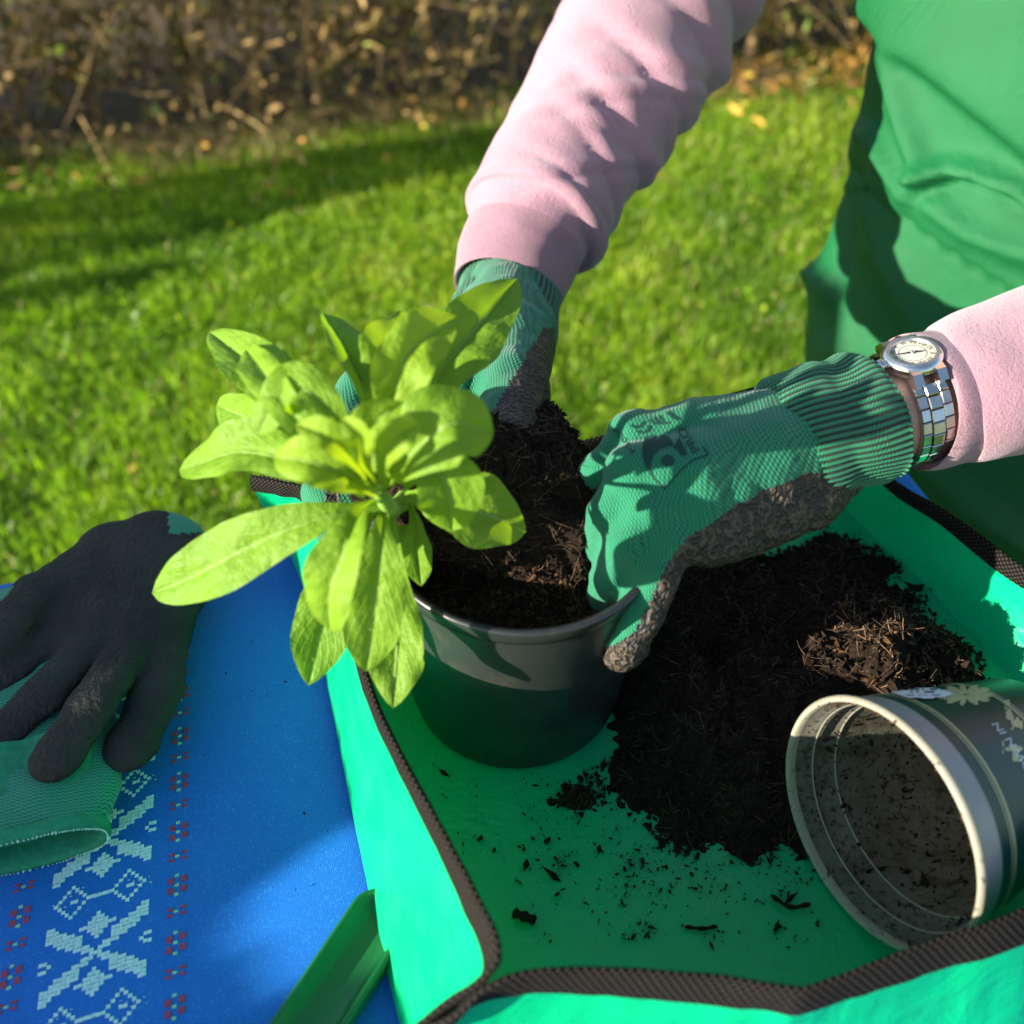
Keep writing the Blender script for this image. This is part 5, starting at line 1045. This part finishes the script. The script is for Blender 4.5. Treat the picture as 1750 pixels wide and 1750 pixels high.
# straw and fallen leaves along the foot of the hedge
n = 20000; t = rng.uniform(-3.4, 3.4, n); of = rng.normal(.0, .08, n); p = hp(t, of, 0*t); M_straw = foliage_mat('straw', [(0, (.16, .11, .04)), (1, (.48, .36, .17))], [(0, (.2, .15, .05)), (1, (.5, .4, .2))], .25, .8)
k = (fbm(p, 2.5, 2) > -.25); p = p[k]; n = len(p); strw = blades('dry_grass', p[:, 0], p[:, 1], rng.uniform(.02, .10, n), rng.uniform(.002, .004, n), M_straw, rng.random(n), 1.6); tag(strw, 'pale dry grass strip along the foot of the hedge', 'dry grass', kind='stuff')
n = 2600; t = rng.uniform(-2.6, 2.8, n); of = rng.normal(-.02, .13, n)-.10*(t > .6)*rng.random(n); p = hp(t, of, rng.uniform(.008, .05, n)); M_litter = foliage_mat('leaf_litter', [(0, (.12, .06, .02)), (.4, (.34, .16, .04)), (.7, (.52, .26, .06)), (1, (.62, .46, .06))], [(0, (.2, .1, .02)), (1, (.7, .5, .1))], .3, .7)
k = rng.random(n) < np.where(t > .5, .8, .10); lit_ = leafcards('leaf_litter', p[k], rng.uniform(.012, .028, k.sum()), M_litter, rng.random(k.sum()), None, .8); tag(lit_, 'orange and tan fallen leaves heaped at the foot of the hedge', 'leaf litter', kind='stuff')
FL = [(1318, 224, .75, 'orange fallen leaf on the lawn left of the apron'), (680, 415, .3, 'rust red fallen leaf on the lawn left of the pink cuff'), (118, 412, .85, 'tan fallen leaf on the lawn below the hedge shadow'), (620, 440, .35, 'small brown fallen leaf lying left of the rust red one'), (1125, 300, .5, 'orange fallen leaf on the lawn right of the sleeve'), (225, 800, .9, 'pale fallen leaf on the lawn above the black glove'), (560, 330, .6, 'brown fallen leaf in the grass near the hedge shadow edge')]
for u, v, tn, lb in FL:
    c = at(u, v, GZ+.03); o = leafcards('fallen_leaf', c[None], np.array([.015]), M_litter, np.array([tn]), None, .8); tag(o, lb, 'leaf', 'fallen leaves on the lawn')

# ------------------------------------------------------------------ unseen shrubs added on the left to shade the cloth and the lawn
PS = np.array([-SUN_H[1]*-1, 0]); perp = np.array([SUN_H[1], -SUN_H[0], 0])                        # across the sun's direction
def shade_shrub(name, label, base, topf, w0, w1, thick, nl, lsize):
    """dense unseen bush added for its shade; base on the ground, topf(p) its height across the sun"""
    root = empty(name, base, label, 'shade_shrub', 'unseen shrubs added to cast shade')
    sh = np.array([SUN_H[0], SUN_H[1], 0]); n = nl; p = rng.uniform(w0, w1, n); q = rng.normal(0, thick, n); hh = topf(p); z = np.where(rng.random(n) < .5, 1-.10*rng.random(n)**2, rng.random(n)**.75)*hh*(1-.06*np.minimum(1, (q/(2.2*thick))**2))
    c = np.array(base)+perp*p[:, None]+sh*q[:, None]+np.array([0, 0, 1.])*z[:, None]
    fo = leafcards('foliage', c, rng.uniform(lsize*.7, lsize*1.2, n), M_shrub, rng.random(n), root, .8); fo['kind'] = 'stuff'
    for i in range(7):
        b = np.array(base)+rng.normal(0, .03, 3)*[1, 1, 0]; pp = w0+(w1-w0)*(i+.5)/7; e = np.array(base)+perp*pp+[0, 0, float(topf(np.array([pp]))[0])*.8]
        mesh('stem', tube(smooth_path(np.array([b, b*.6+e*.4+[0, 0, .05], e]), 10), np.linspace(.014, .004, 10), 7, up0=perp).reshape(-1, 3), tubefaces(10, 7), M_bark, root)
    return root
M_shrub = foliage_mat('shrub_leaf', [(0, (.02, .06, .01)), (1, (.06, .14, .02))], [(0, (.04, .12, .01)), (1, (.1, .25, .02))], .2, .5)
dS = 1.15; hS = dS*math.tan(SUN_EL); edge_pt = np.array([-.105, -.1, 0])
sb = edge_pt + np.array([SUN_H[0], SUN_H[1], 0])*dS; p0_ = edge_pt@perp*0
def ptop(p):                                                          # height over the lawn of the added bush, cut to shape its shadow
    z = np.interp(p if perp[1] > 0 else -p, [-.50, -.10, -.075, -.065, -.01, .015, .14, .20, .26, .31, .38, .42, .60, .66], [.006, .006, .004, -.020, -.020, .008, .014, .07, .085, .16, .16, .195, .195, -.4])
    return z + hS - GZ
shade_shrub('shade_shrub', 'unseen green bush added left of the table to shade the cloth', (sb[0], sb[1], GZ), ptop, -.5, .66, .045, 34000, .011)
def cone(h, w_): return lambda p: h*(1-np.clip(np.abs(p)/w_, 0, 1)**1.6)
P1 = at(450, 335, GZ); P2_ = at(120, 505, GZ)
for (pt, reach, h_, w_, lb) in ((P1, 2.6, 1.1, .30, 'tall unseen pointed bush added to shade the lawn by the hedge'), (P2_, 2.1, .66, .14, 'low unseen pointed bush added for a second shadow on the lawn')):  # unseen bushes added and sized for the shadow bands on the lawn
    b = pt + np.array([SUN_H[0], SUN_H[1], 0])*reach; shade_shrub('shade_shrub', lb, (b[0], b[1], GZ), cone(h_, w_), -w_, w_, .10, 9000, .02)
